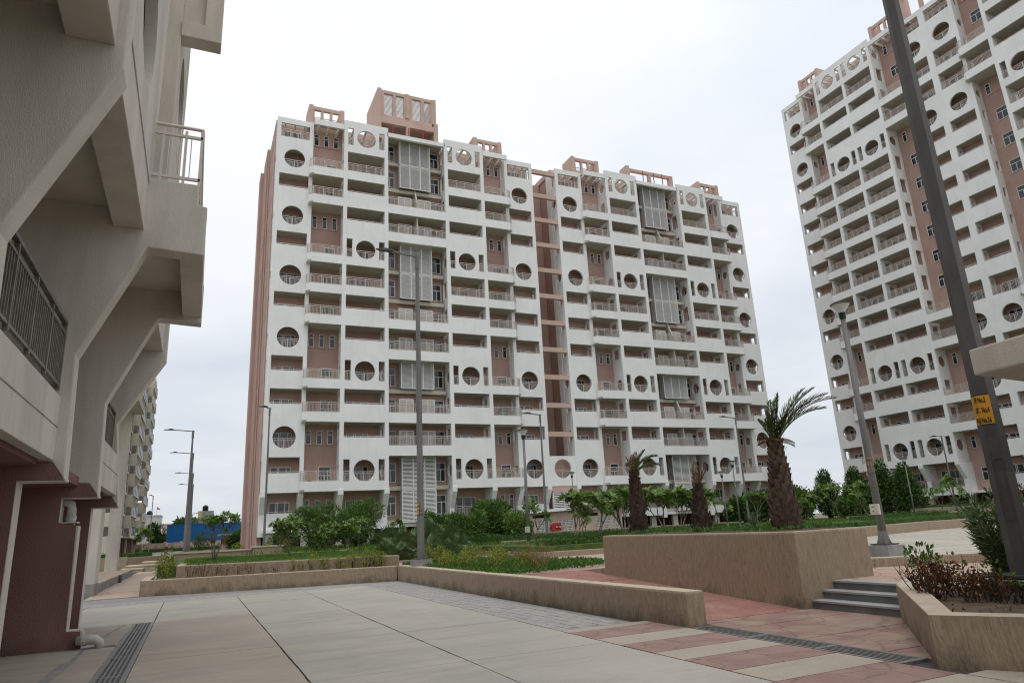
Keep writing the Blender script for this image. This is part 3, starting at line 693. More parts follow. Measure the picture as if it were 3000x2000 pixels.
obj('roof_tank', MB().prism([(1.2, 2.5), (2.9, 2.5), (2.9, 4.6), (2.2, 4.6), (2.2, 4.1), (1.2, 3.4)], 'y', 2.5, 4.5), sh, mats='white')
for x in (1.6, 3.35, 4.9): obj('fire_pipe', MB().tube((x, -.25, -.1), (x, -.25, 1.6), .06, n=6), sh, mats='red_paint')
for x in (12.3, 13.9, 15.2): obj('roof_pipe', MB().tube((x, .6, 41.9), (x, .6, 43.3), .06, n=6), tB, mats='brown')
# frames on the right tower
roof_frame(tC, 3.2, 6.5, 1.2, 57.0, 2.6, 3); roof_frame(tC, 14.5, 17.8, 1.2, 57.0, 2.6, 3); roof_frame(tC, 24, 27.4, 1.2, 57.0, 3.4, 3)
beam_frame(tC, 18.5, 23.5, 1.5, 57.0, 4, 2)
# end walls of the left half: pink flank with projecting blocks and raised bands
obj('flank_wall', MB().box(-.02, .3, BACK+.1, 8.2, .6, 41.9), tA, mats='pink')
obj('flank_block', MB().box(-.3, .4, 8.2, 12.2, .6, 41.95), tA, mats='pink'); obj('flank_block', MB().box(-.62, .3, 12.2, 14.5, .6, 41.2), tA, mats='pink')
b = MB()
for k in range(13): b.box(-.035, .1, BACK+.5, 8.1, 4+k*3, 4.04+k*3).box(-.315, .1, 8.3, 12.1, 4+k*3, 4.04+k*3)
obj('wall_band', b, tA, mats='pink_pale')
obj('flank_pipe', MB().tube((-.1, 8.05, .7), (-.1, 8.05, 41), .06, n=6).tube((-.1, 2.1, .7), (-.1, 2.1, 41), .05, n=6), tA, mats='pink_pale')
# recessed bay joining the two halves
obj('flank_wall', MB().box(-.03, .26, BACK+.12, 3.1, .6, 41.4), tB, mats='white')
lk = thing('link_bay', 'narrow recessed pink bay with white-edged beams joining the two halves of the middle towers', 'building', (4.9+WA, FY, 0))
Wl = 35.35-4.9-WA
obj('back_wall', MB().box(-.2, Wl+.2, 5.2, 5.6, .6, 41.4), lk, mats='pink')
for k in range(11): obj('beam', cached(('lkb',), lambda: MB().box(0, Wl, .95, 1.3, 0, .5).mesh('beam', 'pink_pale')), lk, (0, 0, 40.9-3*k-.45)); 
for k in range(11): obj('pipe', cached(('lkp',), lambda: MB().tube((.05, 1.6, .5), (.05, 4.9, 2.3), .025, n=5).tube((.06, 4.4, -.4), (.06, 4.4, 2.6), .03, n=5).mesh('pipe', 'pink_pale')), lk, (0, 0, 40.9-3*k-2.7))
obj('circle_panel', MB().holepanel(0, Wl, 0, 3, Wl/2, 1.72, .97, 0, .2), lk, (0, .9, 5.45), mats='white')
obj('railing', rail_mesh(1.96), lk, (Wl/2-.98, 1.15, 6.2)); obj('back_wall', MB().box(0, Wl, 1.9, 2.1, 5.4, 8.4), lk, mats='pink')
obj('lintel', MB().box(0, Wl, .95, 1.3, 4.9, 5.445), lk, mats='pink_pale'); obj('louver_panel', louver_mesh(2.6, 3.2, 2, .2, .165), lk, (Wl/2-1.3, 1.0, 1.7))
# jali service wall under the middle towers
jw = thing('jali_wall', 'low pink service wall with white jali vent blocks and a sloping white canopy under the towers', 'wall', (27.2, 60.2, 0))
jm = MB()
for i in range(6):
    jm.box(i*.14-.02, i*.14+.02, 0, .08, 0, .62)
for j in range(5): jm.box(-.02, .72, .002, .078, j*.15-.02, j*.15+.02)
jm = jm.mesh('jali_block', 'frame')
jx = [.4, 1.35, 2.5, 3.4, 4.8, 5.7, 8.9, 9.9, 10.9]
mw = MB(); zs = [(.6, .85), (1.47, 1.6), (2.22, 3.0)]
for a, b_ in zs: mw.box(0, 12, 0, .12, a, b_)
xs = [0]
for x in jx: xs += [x-.03, x+.73]
xs.append(12)
for i in range(0, len(xs), 2):
    for a, b_ in ((.85, 1.47), (1.6, 2.22)): mw.box(xs[i], xs[i+1], 0.003, .117, a, b_)
obj('wall', mw, jw, mats='pink_pale'); obj('dark_backing', MB().box(.1, 11.9, .5, .6, .6, 2.9), jw, mats='dark')
for x in jx:
    for z in (.85, 1.6): obj('jali_block', jm, jw, (x, .02, z))
obj('canopy', MB().prism([(-1.0, 2.75), (13, 3.25), (13, 3.5), (-1, 3.0)], 'y', -.5, .8), jw, mats='white')
for x in (2.0, 7.3): obj('vent', MB().box(x, x+1.9, -.02, .02, 2.4, 2.68), jw, mats='dark')
hb = thing('hose_cabinet', 'red twin fire hose cabinet on the pink jali wall', 'cabinet', (31.5, 59.9, 1.15))
obj('body', MB().prism([(-.5, 0), (.5, 0), (.5, .55), (.42, .72), (-.3, .72), (-.5, .5)], 'y', -.15, .25), hb, mats='red_paint')
for x in (-.14, .2): obj('window', MB().box(x, x+.25, -.17, -.1, .18, .5).box(x+.06, x+.19, -.18, -.15, .28, .42, 1), hb, mats=['ink', 'frame'])

# ------------------------------------------------------------------ near building at the left edge
nb = thing('apartment_block', 'near apartment block at the left edge with cantilever bracket fins and brown ground floor walls', 'building')
TF = .34
FINS = [2.75, 6.45, 10.75, 14.4, 18.1]
upper = lambda kx, kz: [(-1.62+kx, kz), (-.9, 5.9)]
for i, y in enumerate(FINS):
    box_side = i in (2, 3)
    low = [(-1.62, 0), (-1.65, .28), (-1.86, .29), (-1.88, 2.02), (-2.15, 2.08), (-2.15, 2.5)] if i == 3 else [(-2.12, 0), (-2.12, 2.5)]
    brown = [(-3.6, 0)] + low + [(-1.6, 2.5), (-1.76, 2.74), (-3.6, 2.80)]
    obj('fin_base', MB().prism(brown, 'y', y, y+TF), nb, mats='brown')
    knee = (-1.64, 4.2) if i < 4 else (-1.78, 4.4)
    top = [(-.9, 5.9), (-.13, 5.86), (-.13, 6.67), (-.27, 6.69), (-.27, 7.03)] if box_side else [(-.88, 5.95), (-.88, 7.0)]
    white_ = [(-3.6, 2.805), (-1.76, 2.745), (-1.6, 2.505), knee] + top + [(-.95, 7.03), (-.95, 17), (-3.6, 17)]
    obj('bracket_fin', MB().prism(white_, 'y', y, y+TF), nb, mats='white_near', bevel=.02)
    e = MB()                                         # pale painted edges of the brown base
    for q in range(len(low)-1):
        (xa, za), (xb, zb_) = low[q], low[q+1]
        if abs(xa-xb) < .1: e.box(min(xa, xb)-.005, max(xa, xb)+.008, y+.006, y+TF-.006, min(za, zb_)+.005, max(za, zb_)-.003)
        else: e.box(min(xa, xb), max(xa, xb)+.004, y+.006, y+TF-.006, max(za, zb_)-.012, max(za, zb_)+.008) if zb_ < 2.4 else None
    e.box(low[-1][0]+.01, -1.605, y+.006, y+TF-.006, 2.488, 2.502)
    obj('edge_band', e, nb, mats='white_near')
    obj('edge_cap', MB().box(-1.625, -1.592, y+.004, y+TF-.004, 2.497, 2.53), nb, mats='white_near')
# first floor parapets, slabs, back walls, ceilings and railings between the fins
for i in range(len(FINS)-1):
    y0, y1 = FINS[i]+TF, FINS[i+1]
    px_ = -1.75 if i < 3 else -1.66
    if i != 2:
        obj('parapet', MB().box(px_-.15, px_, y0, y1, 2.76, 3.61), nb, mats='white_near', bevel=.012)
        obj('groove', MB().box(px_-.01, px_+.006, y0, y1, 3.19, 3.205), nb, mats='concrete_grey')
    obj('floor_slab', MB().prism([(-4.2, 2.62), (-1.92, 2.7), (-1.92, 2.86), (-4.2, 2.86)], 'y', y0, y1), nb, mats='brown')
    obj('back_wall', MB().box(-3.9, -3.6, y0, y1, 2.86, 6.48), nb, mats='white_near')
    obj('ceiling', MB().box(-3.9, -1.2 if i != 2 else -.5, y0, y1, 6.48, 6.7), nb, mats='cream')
    if i != 2:
        rl = obj('railing', rail_mesh(y1-y0, .96, 'steel_near', .1), nb, (px_-.05 if i < 3 else -1.85, y0, 3.7)); rl.rotation_euler = (0, 0, math.pi/2)
    if i == 2:
        obj('balcony_box', MB().box(-.48, -.14, y0, y1, 5.98, 6.68).box(-.46, -.28, y0, y1, 6.68, 7.03), nb, mats='white_near')
        obj('floor_slab', MB().box(-2.6, -.3, y0, y1, 6.7, 6.82), nb, mats='cream')
        obj('upper_bracket', MB().box(-.955, -.14, 14.35, 14.75, 12.4, 12.78).box(-.5, -.14, 14.36, 14.75, 12.78, 16).box(-.955, -.5, 14.5, 14.75, 12.78, 16), nb, mats='white_near', bevel=.015)
    else:
        obj('parapet_beam', MB().box(-1.37, -.97, y0, y1, 6.17, 6.95), nb, mats='white_near', bevel=.012)
        for zz in (6.95, 10.6, 14.2):
            m_ = MB(); hy = (y0+y1)/2
            m_.holepanel(y0, y1, zz, zz+3, hy, zz+1.5, .97, -1.12, -.955, ax='x', n=40)
            obj('circle_panel', m_, nb, mats='white_near')
            r_ = obj('railing', rail_mesh(1.96, .95, 'steel_near', .1), nb, (-1.22, hy-.98, zz+.6)); r_.rotation_euler = (0, 0, math.pi/2)
            obj('floor_slab', MB().box(-3, -.96, y0, y1, zz+3.0, zz+3.65), nb, mats='white_near')
    obj('upper_wall', MB().box(-3, -2.6, y0, y1, 6.7, 17), nb, mats='pink')
# railing of the projecting balcony
yb = FINS[2]
for p, ln, rz_ in (((-.95, yb+.1, 7.03), .68, 0), ((-.28, yb+.1, 7.03), 3.85, math.pi/2)):
    def rb(ln=ln):
        b = MB(); b.tube((0, 0, 1.02), (ln, 0, 1.02), .028, n=8).box(0, ln, -.02, .02, .84, .885).box(0, ln, -.02, .02, .1, .145)
        for q in range(int(ln/.32)+1): x = .12+q*.32; b.box(x-.02, x+.02, -.015, .015, 0, .96) if x < ln else None
        for q in range(int(ln/.16)): x = .2+q*.16; b.tube((x, 0, .145), (x, 0, .84), .008, n=5) if x < ln else None
        return b
    o = obj('railing', rb(), nb, p, mats='steel'); o.rotation_euler = (0, 0, rz_)
obj('rail_post', MB().box(-.3, -.262, yb+.08, yb+.12, 6.6, 8.06), nb, mats='steel')
obj('ground_wall', MB().box(-4.2, -3.6, -2, 18.4, 0, 2.9), nb, mats='brown')
obj('upper_body', MB().box(-9, -3.61, -2, 18.4, 2.9, 17), nb, mats='pink')
# pipes of the block
pp = obj('drain_pipe', MB().path([(-2.35, 14.9, 2.42), (-2.1, 14.62, 2.44), (-2.02, 14.62, 2.40), (-2.0, 14.62, 2.3), (-2.0, 14.62, .6)], [.07]*5, 10), nb, mats='pvc', smooth=True)
obj('pipe_joint', MB().tube((-2.0, 14.62, 2.12), (-2.0, 14.62, 2.2), .082, n=10), pp, mats='pvc')
p2 = obj('pipe_elbow', MB().path([(-1.68, 14.32, .14), (-1.5, 14.3, .145), (-1.40, 14.3, .135), (-1.34, 14.3, .09), (-1.32, 14.3, -.02)], [.075]*5, 10), nb, mats='pvc', smooth=True)
obj('pipe_joint', MB().tube((-1.6, 14.31, .14), (-1.54, 14.305, .142), .09, n=10), p2, mats='pvc')
# white pillars on their plinth beyond the block
ph = thing('pillar_portico', 'pair of white pillars on a low concrete plinth beyond the near block', 'portico')
obj('plinth', MB().box(-7, -3.18, 29.75, 48.6, -.1, .32), ph, mats='concrete_grey'); obj('plinth_top', MB().box(-6.95, -3.22, 29.8, 48.5, .32, .345), ph, mats='pink_stamp')
obj('pillar', MB().box(-3.52, -3.13, 29.7, 30.9, -.05, 7.2), ph, mats='white_near'); obj('pillar_skirt', MB().box(-3.53, -3.12, 29.69, 30.91, -.05, .42), ph, mats='concrete_grey')
obj('pillar', MB().box(-4.55, -3.95, 47.2, 48.3, .34, 9.6), ph, mats='white_near')
obj('roof', MB().box(-7, -3.3, 29.8, 48.2, 9.6, 10), ph, mats='white_near')
bo = thing('bollard', 'short steel bollard at the end of the concrete plinth', 'bollard', (-3.12, 39.8, 0)); obj('post', MB().lathe([(.07, 0), (.07, .32), (.05, .36)], 8), bo, mats='galv_dark')

# ------------------------------------------------------------------ far tower with blue glass at the left
ft = thing('far_tower', 'distant cream tower with blue glass balcony panels at far left', 'tower', (-9.3, 106, 0), math.pi/2)
# local: x runs along +Y, y runs towards -X
for k in range(10):
    z = 3.05+3*k
    for j, (a, b_, dpt) in enumerate(((0, 11, 0), (11.2, 21, -.9), (21.2, 34, 0), (34.2, 46, -.9), (46.2, 50, 0))):
        slab(ft, a, b_, dpt, dpt+.2, z, z+1.35, 'parapet', 'cream'); slab(ft, a, b_, dpt+.2, 2.2, z, z+.15, 'floor_slab', 'cream')
        for q in range(3):
            x = a+(b_-a)*(q+.6)/3.4
            obj('glass_panel', cached(('gp',), lambda: MB().box(0, 1.3, -.06, .02, -.2, 1.1).mesh('glass_panel', 'glass_blue')), ft, (x, dpt, z+.5))
        for q in range(4):
            x = a+(b_-a)*q/4; slab(ft, x, x+.25, dpt+.1, 2.0, z+1.35, z+3, 'post_wall', 'cream')
obj('core_wall', MB().box(0, 50, 2.2, 12, 3, 34), ft, mats='cream')
for q in range(16): slab(ft, q*3.2, q*3.2+.5, .6, 2.2, .3, 3.05, 'stilt_wall', 'brown' if q % 4 else 'cream')
obj('undercroft', MB().box(0, 50, 3, 11, .3, 3.0), ft, mats='brown')

# ------------------------------------------------------------------ far background
bs = thing('blue_shed', 'bright blue corrugated sheet wall in the far distance', 'shed', (-4.7, 150, .6))
for i in range(28): obj('sheet', cached(('bsh',), lambda: MB().box(0, .48, 0, .1, 0, 4.75).box(.2, .28, -.04, 0, 0, 4.75).mesh('sheet', 'blue_sheet')), bs, (i*.485, 0, 0))
obj('coping', MB().box(-.05, 13.65, -.06, .16, 4.75, 4.87), bs, mats='blue_sheet')
for i in range(5): obj('back_post', MB().box(i*3.3, i*3.3+.15, .15, .4, 0, 4.7).mesh('back_post', 'galv'), bs)
bw = thing('boundary_wall', 'long low pink boundary wall in front of the blue shed', 'wall', (-10, 143, .6))
obj('wall', MB().box(0, 24, 0, .25, 0, 1.45).box(-.02, 24.02, -.04, .29, 1.45, 1.55), bw, mats='pink_pale')
for i in range(10): obj('pier', cached(('pier',), lambda: MB().box(0, .45, -.12, .35, 0, 1.75).mesh('pier', 'pink_pale')), bw, (i*2.6, 0, 0))
for i in range(6): obj('vent', cached(('bwv',), lambda: MB().box(0, .5, -.02, .02, .7, 1.2).mesh('vent', 'concrete_grey')), bw, (1.1+i*2.6, 0, 0))
def farhouse(label, loc, W_, D_, H_, m, wins, roofbits):
    t = thing('far_house', label, 'building', loc); obj('wall', MB().box(0, W_, 0, D_, 0, H_), t, mats=m); obj('parapet', MB().box(-.1, W_+.1, -.1, D_+.1, H_, H_+.25), t, mats=m)
    for (x, z, w_, h_) in wins:
        o = obj('window', MB().box(x, x+w_, -.05, .1, z, z+h_), t, mats='frame'); obj('pane', MB().box(x+.08, x+w_-.08, -.07, .0, z+.08, z+h_-.08), o, mats='glass')
    return t
fh = farhouse('distant white house beside the far cream tower', (-11.5, 170, .6), 4.8, 9, 7.3, 'white_build', [(3.1, 5.2, .9, .9), (3.4, 1.5, .8, .9)], None)
obj('roof_room', MB().box(0, 3.2, .5, 5, 7.5, 7.6), fh, mats='white_build')
fg = farhouse('distant grey unfinished house behind the blue shed', (-3.6, 165, .6), 9.5, 9, 6.2, 'grey_wall', [(5.2, 3.6, 1, 1), (7, 3.6, 1, 1)], None)
obj('roof_room', MB().box(4.2, 7.3, 1, 5, 6.4, 7.9), fg, mats='grey_wall'); obj('yellow_panel', MB().box(4.25, 4.9, .92, 1.0, 6.5, 7.8), fg, mats='pale_yellow')
obj('pipe', MB().tube((2.8, 1.2, 6.4), (2.8, 1.2, 7.4), .06, n=5).tube((2.8, 1.2, 7.4), (4.2, 1.2, 7.5), .06, n=5), fg, mats='iron')
def tank(label, loc, s=1.):
    t = thing('water_tank', label, 'water tank', loc); obj('drum', MB().lathe([(.55*s, 0), (.6*s, .15*s), (.6*s, .9*s), (.45*s, 1.1*s), (.2*s, 1.2*s)], 12), t, mats='black'); obj('lid', MB().lathe([(.2*s, 1.2*s), (.2*s, 1.28*s)], 10), t, mats='black')
tank('black water tank on the roof of the distant grey house', (2.0, 167, 8.5)); tank('black water tank on the distant white house', (-9.0, 172, 7.9))
farhouse('distant pale house at right of the grey house', (7.0, 175, .6), 9, 9, 5.4, 'white_build', [(1, 3, 1, 1), (3, 3, 1, 1)], None)
farhouse('distant small pinkish house between white and grey houses', (-7.4, 200, .6), 4, 9, 6.2, 'pink_pale', [(1, 4, 1, 1)], None)
fl = thing('small_flag', 'small orange flag on the roof of the distant white house', 'flag', (-7.6, 170.5, 8.1)); obj('pole', MB().tube((0, 0, 0), (0, 0, 1.8), .03, n=5), fl, mats='iron'); obj('cloth', MB().add([(0, 0, 1.8), (.7, 0, 1.3), (.5, 0, 1.1), (0, 0, 1.2)], [(0, 1, 2, 3)]), fl, mats='orange_flag')
gh = thing('guard_house', 'low pink garden building with jali vents beyond the frangipani at left', 'building', (3.4, 98, .6))
obj('wall', MB().box(0, 3.6, 0, 4, 0, 1.9), gh, mats='pink'); obj('roof', MB().box(-.5, 4, -.5, 4.4, 1.9, 2.15), gh, mats='concrete_grey')
for i in range(3):
    for j in range(2): obj('vent', cached(('ghv',), lambda: MB().box(0, .7, -.04, .02, 0, .35).mesh('vent', 'frame')), gh, (1.1+i*.8, 0, .6+j*.5))
obj('hose_box', MB().box(.05, .55, -.12, 0, .9, 1.3), gh, mats='red_paint')

# ------------------------------------------------------------------ lamp posts
def octo(b, r0, r1, z0, z1, mi=0, rot=R(22.5), n=8):
    vs = [(r*math.cos(2*math.pi*i/n+rot), r*math.sin(2*math.pi*i/n+rot), z) for r, z in ((r0, z0), (r1, z1)) for i in range(n)]
    b.add(vs, [(i, (i+1) % n, n+(i+1) % n, n+i) for i in range(n)]+[tuple(range(n))[::-1], tuple(range(n, 2*n))], mi); return b
def street_light(label, loc, h, r0, r1, adir, arm, block=.0, sign=None, group=None):
    t = thing('street_light', label, 'street light', loc, group=group)
    obj('pole', octo(MB(), r0, r1, 0, h), t, mats='galv')
    ca, sa = math.cos(adir), math.sin(adir); hx_, hy_ = ca*arm, sa*arm
    a = MB(); a.tube((-.1*ca, -.1*sa, h), (hx_, hy_, h+.12), .035, n=6).tube((0, 0, h-.5), (0, 0, h+.06), r1+.02, n=8)
    obj('arm', a, t, mats='galv')
    hd = MB(); hd.prism([(-.35, -.1), (.12, -.07), (.3, 0), (.12, .07), (-.35, .1)], 'z', -.03, .03).box(-.28, .0, -.06, .06, .03, .08)
    o = obj('lamp_head', hd, t, (hx_*1.02, hy_*1.02, h+.1), mats='galv_dark'); o.rotation_euler = (0, 0, adir)
    obj('base_plate', MB().box(-.25, .25, -.25, .25, 0, .025), t, mats='galv_dark')
    if block: obj('footing', MB().box(-.3, .3, -.3, .3, -block, -.005), t, mats='concrete_grey')
    return t
def txt(body, size):
    c = bpy.data.curves.new('t', 'FONT'); c.body = body; c.size = size; c.resolution_u = 3; c.extrude = 0; c.offset = size*.035
    o = bpy.data.objects.new('t', c); col.objects.link(o); dg = bpy.context.evaluated_depsgraph_get(); dg.update()
    me = bpy.data.meshes.new_from_object(o.evaluated_get(dg)); bpy.data.objects.remove(o); return me
def wrap_text(parent, body, size, x0, z, rad, ang0, name='lettering', n=8, xs=1.):
    """lettering bent around an octagonal pole; ang0 = azimuth of the middle"""
    me = txt(body, size); ap = rad*math.cos(math.pi/n)
    per = 2*rad*math.sin(math.pi/n)
    for v in me.vertices:
        s_ = v.co.x*xs+x0; zz = v.co.y+z
        k = math.floor(s_/per+.5); f = s_-k*per
        an = ang0+k*2*math.pi/n; cx, cy = math.cos(an), math.sin(an)
        v.co = (cx*(ap+.006)-cy*f, cy*(ap+.006)+cx*f, zz)
    me.materials.append(MATS['ink']); return obj(name, me, parent)
def pole_sign(t, rad, z0, z1, ang0, span, lines, size, n=8, xs=1.):
    b = MB(); ap = rad+.003; st_ = 2*math.pi/n
    pts = [(ap*math.cos(ang0+st_*(k-.5)), ap*math.sin(ang0+st_*(k-.5))) for k in list(span)+[span[-1]+1]]
    for i in range(len(pts)-1):
        (xa, ya), (xb, yb_) = pts[i], pts[i+1]; b.add([(xa, ya, z0), (xb, yb_, z0), (xb, yb_, z1), (xa, ya, z1)], [(0, 1, 2, 3)])
        for za, zb_ in ((z0, z0+.012), (z1-.012, z1)): b.add([(xa*1.012, ya*1.012, za), (xb*1.012, yb_*1.012, za), (xb*1.012, yb_*1.012, zb_), (xa*1.012, ya*1.012, zb_)], [(0, 1, 2, 3)], 1)
    s = obj('pole_sign', b, t, mats=['sign', 'ink']); nl = len(lines)
    for i, (ln, x0) in enumerate(lines): wrap_text(s, ln, size, x0, z1-(i+.78)*(z1-z0)/nl, rad+.002, ang0, n=n, xs=xs)
# near pole: faceted post on a concrete footing in the corner planter
ax_ = math.atan2(-5.85, -9.93)
npole = thing('steel_pole', 'thick faceted steel lamp pole with yellow number plate, nearest at the right edge', 'lamp post', (9.93, 5.85, .66))
ax_ += R(-4)
obj('pole', octo(MB(), .158, .105, 0, 10.5, rot=ax_+R(30), n=6), npole, mats='galv_near')
obj('base_plate', MB().box(-.3, .3, -.3, .3, -.0, .03), npole, mats='galv_dark')
for x in (-.24, .24):
    for y in (-.24, .24): obj('anchor_bolt', MB().tube((x, y, .03), (x, y, .13), .02, n=6).mesh('anchor_bolt', 'galv_dark'), npole)
obj('footing', MB().box(-.38, .38, -.38, .38, -.3, -.02), npole, mats='concrete_grey', bevel=.015)
ca, sa = math.cos(ax_), math.sin(ax_)
hd = MB()
for (a, b_, c_, d_) in ((-.055, .055, .72, .745), (-.055, .055, 1.52, 1.545), (-.055, -.045, .745, 1.52), (.045, .055, .745, 1.52)): hd.box(a, b_, -.006, .0, c_, d_)
o = obj('hatch_outline', hd, npole, (ca*.137, sa*.137, 0), mats='galv_dark'); o.rotation_euler = (0, R(-.35), 0); o.rotation_euler = (0, 0, ax_+math.pi/2)
pole_sign(npole, .1475, 1.98, 2.4, ax_, [-1, 0], [('SFP No.2', -.145), ('CKT. No.4', -.155), ('POLE No.36', -.185)], .1, n=6, xs=.44)
hb2 = obj('paint_band', octo(MB(), .152, .1495, 1.05, 1.98, rot=ax_+R(30), n=6), npole, mats='galv_dark')
# the plaza pole
p1 = street_light('tall steel street light at the planter corner before the middle towers', (7.17, 23.7, .74), 11.1, .125, .07, math.pi*1.02, 1.3, .34)
pole_sign(p1, .12, 1.42, 1.85, R(205), [-1, 0], [('SFP No.2', -.12), ('CKT. No.4', -.12), ('POLE No.35', -.12)], .06)
LS = 'street lights lined up along the far road'
for i, (y, nm) in enumerate(((53.8, 'nearest and tallest street light of the row along the far left road'), (67.2, 'second street light of the row along the far left road'), (86.8, 'third street light of the row along the far left road'), (103.4, 'farthest street light of the row along the far left road'))):
    street_light(nm, (-.5+i*.01, y, .62 if i else .85), 8.75 if i else 8.55, .13, .06, math.pi, 1.55, group=LS)
street_light('slim street light standing before the left corner of the middle towers', (4.3, 50, .8), 9.7, .09, .05, math.pi*1.1, .5)
street_light('slim distant street light near the white house', (-5.5, 110, .6), 7.8, .08, .045, math.pi*1.3, .6)
street_light('slim street light before the recess between the middle towers', (20.36, 40, .8), 7.9, .085, .05, math.pi, 1.0)
street_light('slim street light before the right half of the middle towers', (41.6, 45, .8), 8.9, .1, .05, math.pi, 1.4)
street_light('slim street light before the right tower behind the lantern post', (60.5, 40, .8), 6.8, .09, .05, math.pi/2, .8)
def lantern_post(label, loc, h, r=.06, box=None, sign=False, block=.3, group='lantern posts in the garden'):
    t = thing('lantern_post', label, 'lantern post', loc, group=group)
    obj('pole', MB().lathe([(r*1.25, .25), (r, h*.5), (r*.8, h)], 10), t, mats='galv', smooth=True)
    obj('base_plate', MB().box(-.24, .24, -.24, .24, .0, .025), t, mats='galv_dark')
    g_ = MB()
    for q in range(4):
        an = q*math.pi/2+.5; c, s = math.cos(an), math.sin(an); g_.add([(c*.04, s*.04, .02), (c*.18, s*.18, .02), (c*.05, s*.05, .38)], [(0, 1, 2)])
    g_.lathe([(.15, .02), (r*1.25, .36)], 8); obj('gusset', g_, t, mats='galv')
    lan = obj('lantern', MB().lathe([(.07, h-.04), (.085, h+.08), (.07, h+.1), (.24, h+.32), (.25, h+.34)], 14), t, mats='lens', smooth=True)
    obj('cap', MB().lathe([(.27, h+.33), (.28, h+.355), (.14, h+.40), (.03, h+.415)], 14), lan, mats='galv_dark'); obj('collar', MB().lathe([(.088, h-.08), (.092, h+.1)], 10), lan, mats='black')
    if box is not None: 
        o = obj('meter_box', MB().box(-.11, .11, -.1, .0, 0, .27), t, mats='cream'); o.location = (math.cos(box)*.1, math.sin(box)*.1, .75); o.rotation_euler = (0, 0, box+math.pi/2)
        obj('box_slot', MB().box(-.05, .02, -.104, -.1, .19, .21).box(-.04, -.01, -.104, -.1, .07, .1), o, mats='ink')
    if block: obj('footing', MB().box(-.33, .33, -.33, .33, -block, -.01), t, mats='concrete_grey', bevel=.01)
    return t
lp = lantern_post('grey lantern post with yellow plate on a concrete footing before the right tower', (16.22, 12.8, .72), 6.15, .085, box=math.atan2(-12.8, -16.2)-.5)
pole_sign(lp, .088, 1.75, 2.25, math.atan2(-12.8, -16.2), [-1, 0, 1], [('SFP No.2', -.1), ('CKT No.4', -.1), ('POLE No.3', -.1)], .06)
lantern_post('lantern post on a footing beside the middle garden hedge', (14.3, 30, .62), 5.2, .07, box=R(230))
for (x, y, h, nm) in ((28.05, 50, 4.6, 'small lantern post before the red hose cabinet bay'), (36.7, 42, 3.8, 'small lantern post left of the pair before the right half of the middle towers'), (34.3, 38, 4.2, 'small lantern post right of the pair before the right half of the middle towers'), (48.1, 35, 4.0, 'lantern post between the trees before the right tower'), (7.3, 120, 5.0, 'tiny lantern post beyond the blue shed corner')):
    lantern_post(nm, (x, y, .82 if y < 100 else .6), h, .05, box=None, block=0)
# concrete canopy in from the right; unseen part enlarged to shade the corner planter
cn = thing('concrete_canopy', 'rough concrete canopy slab at the right edge before the pole, unseen part enlarged for shade', 'canopy')
z = 3.25
top = [(7.72, 4.62), (7.56, 3.6), (9.6, 2.3), (12.5, 3.2), (12.2, 5.0)]
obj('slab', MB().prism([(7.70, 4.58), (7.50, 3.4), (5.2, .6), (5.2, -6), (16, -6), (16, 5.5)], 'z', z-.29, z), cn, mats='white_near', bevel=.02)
for x_, y_ in ((13.8, 3.6), (13.8, -4.2), (6.4, -4.2)): obj('post', MB().box(-.2, .2, -.2, .2, -.05, z-.28).mesh('post', 'white_near'), cn, (x_, y_, 0))
# motorbike and rider on the far road
mbk = thing('motorbike', 'small dark motorbike with red tail light on the far road', 'motorbike', (-3.8, 125, .63))
for y in (-.6, .65):
    wv = obj('wheel', MB().add([(s*.05, y+math.cos(2*math.pi*i/14)*.3, .3+math.sin(2*math.pi*i/14)*.3) for s in (-1, 1) for i in range(14)], [(i, (i+1) % 14, 14+(i+1) % 14, 14+i) for i in range(14)]+[tuple(range(14)), tuple(range(14, 28))]), mbk, mats='black')
obj('body', MB().box(-.14, .14, -.55, .5, .38, .7).box(-.17, .17, -.75, .1, .68, .8).box(-.1, .1, .3, .6, .6, 1.0), mbk, mats='black')
obj('handlebar', MB().tube((-.38, .42, 1.02), (.38, .42, 1.02), .025, n=5), mbk, mats='iron'); obj('tail_light', MB().box(-.13, .13, -.82, -.74, .55, .78), mbk, mats='red_paint')
obj('mirror', MB().box(-.42, -.3, .4, .43, 1.12, 1.22).box(.3, .42, .4, .43, 1.12, 1.22), mbk, mats='black')
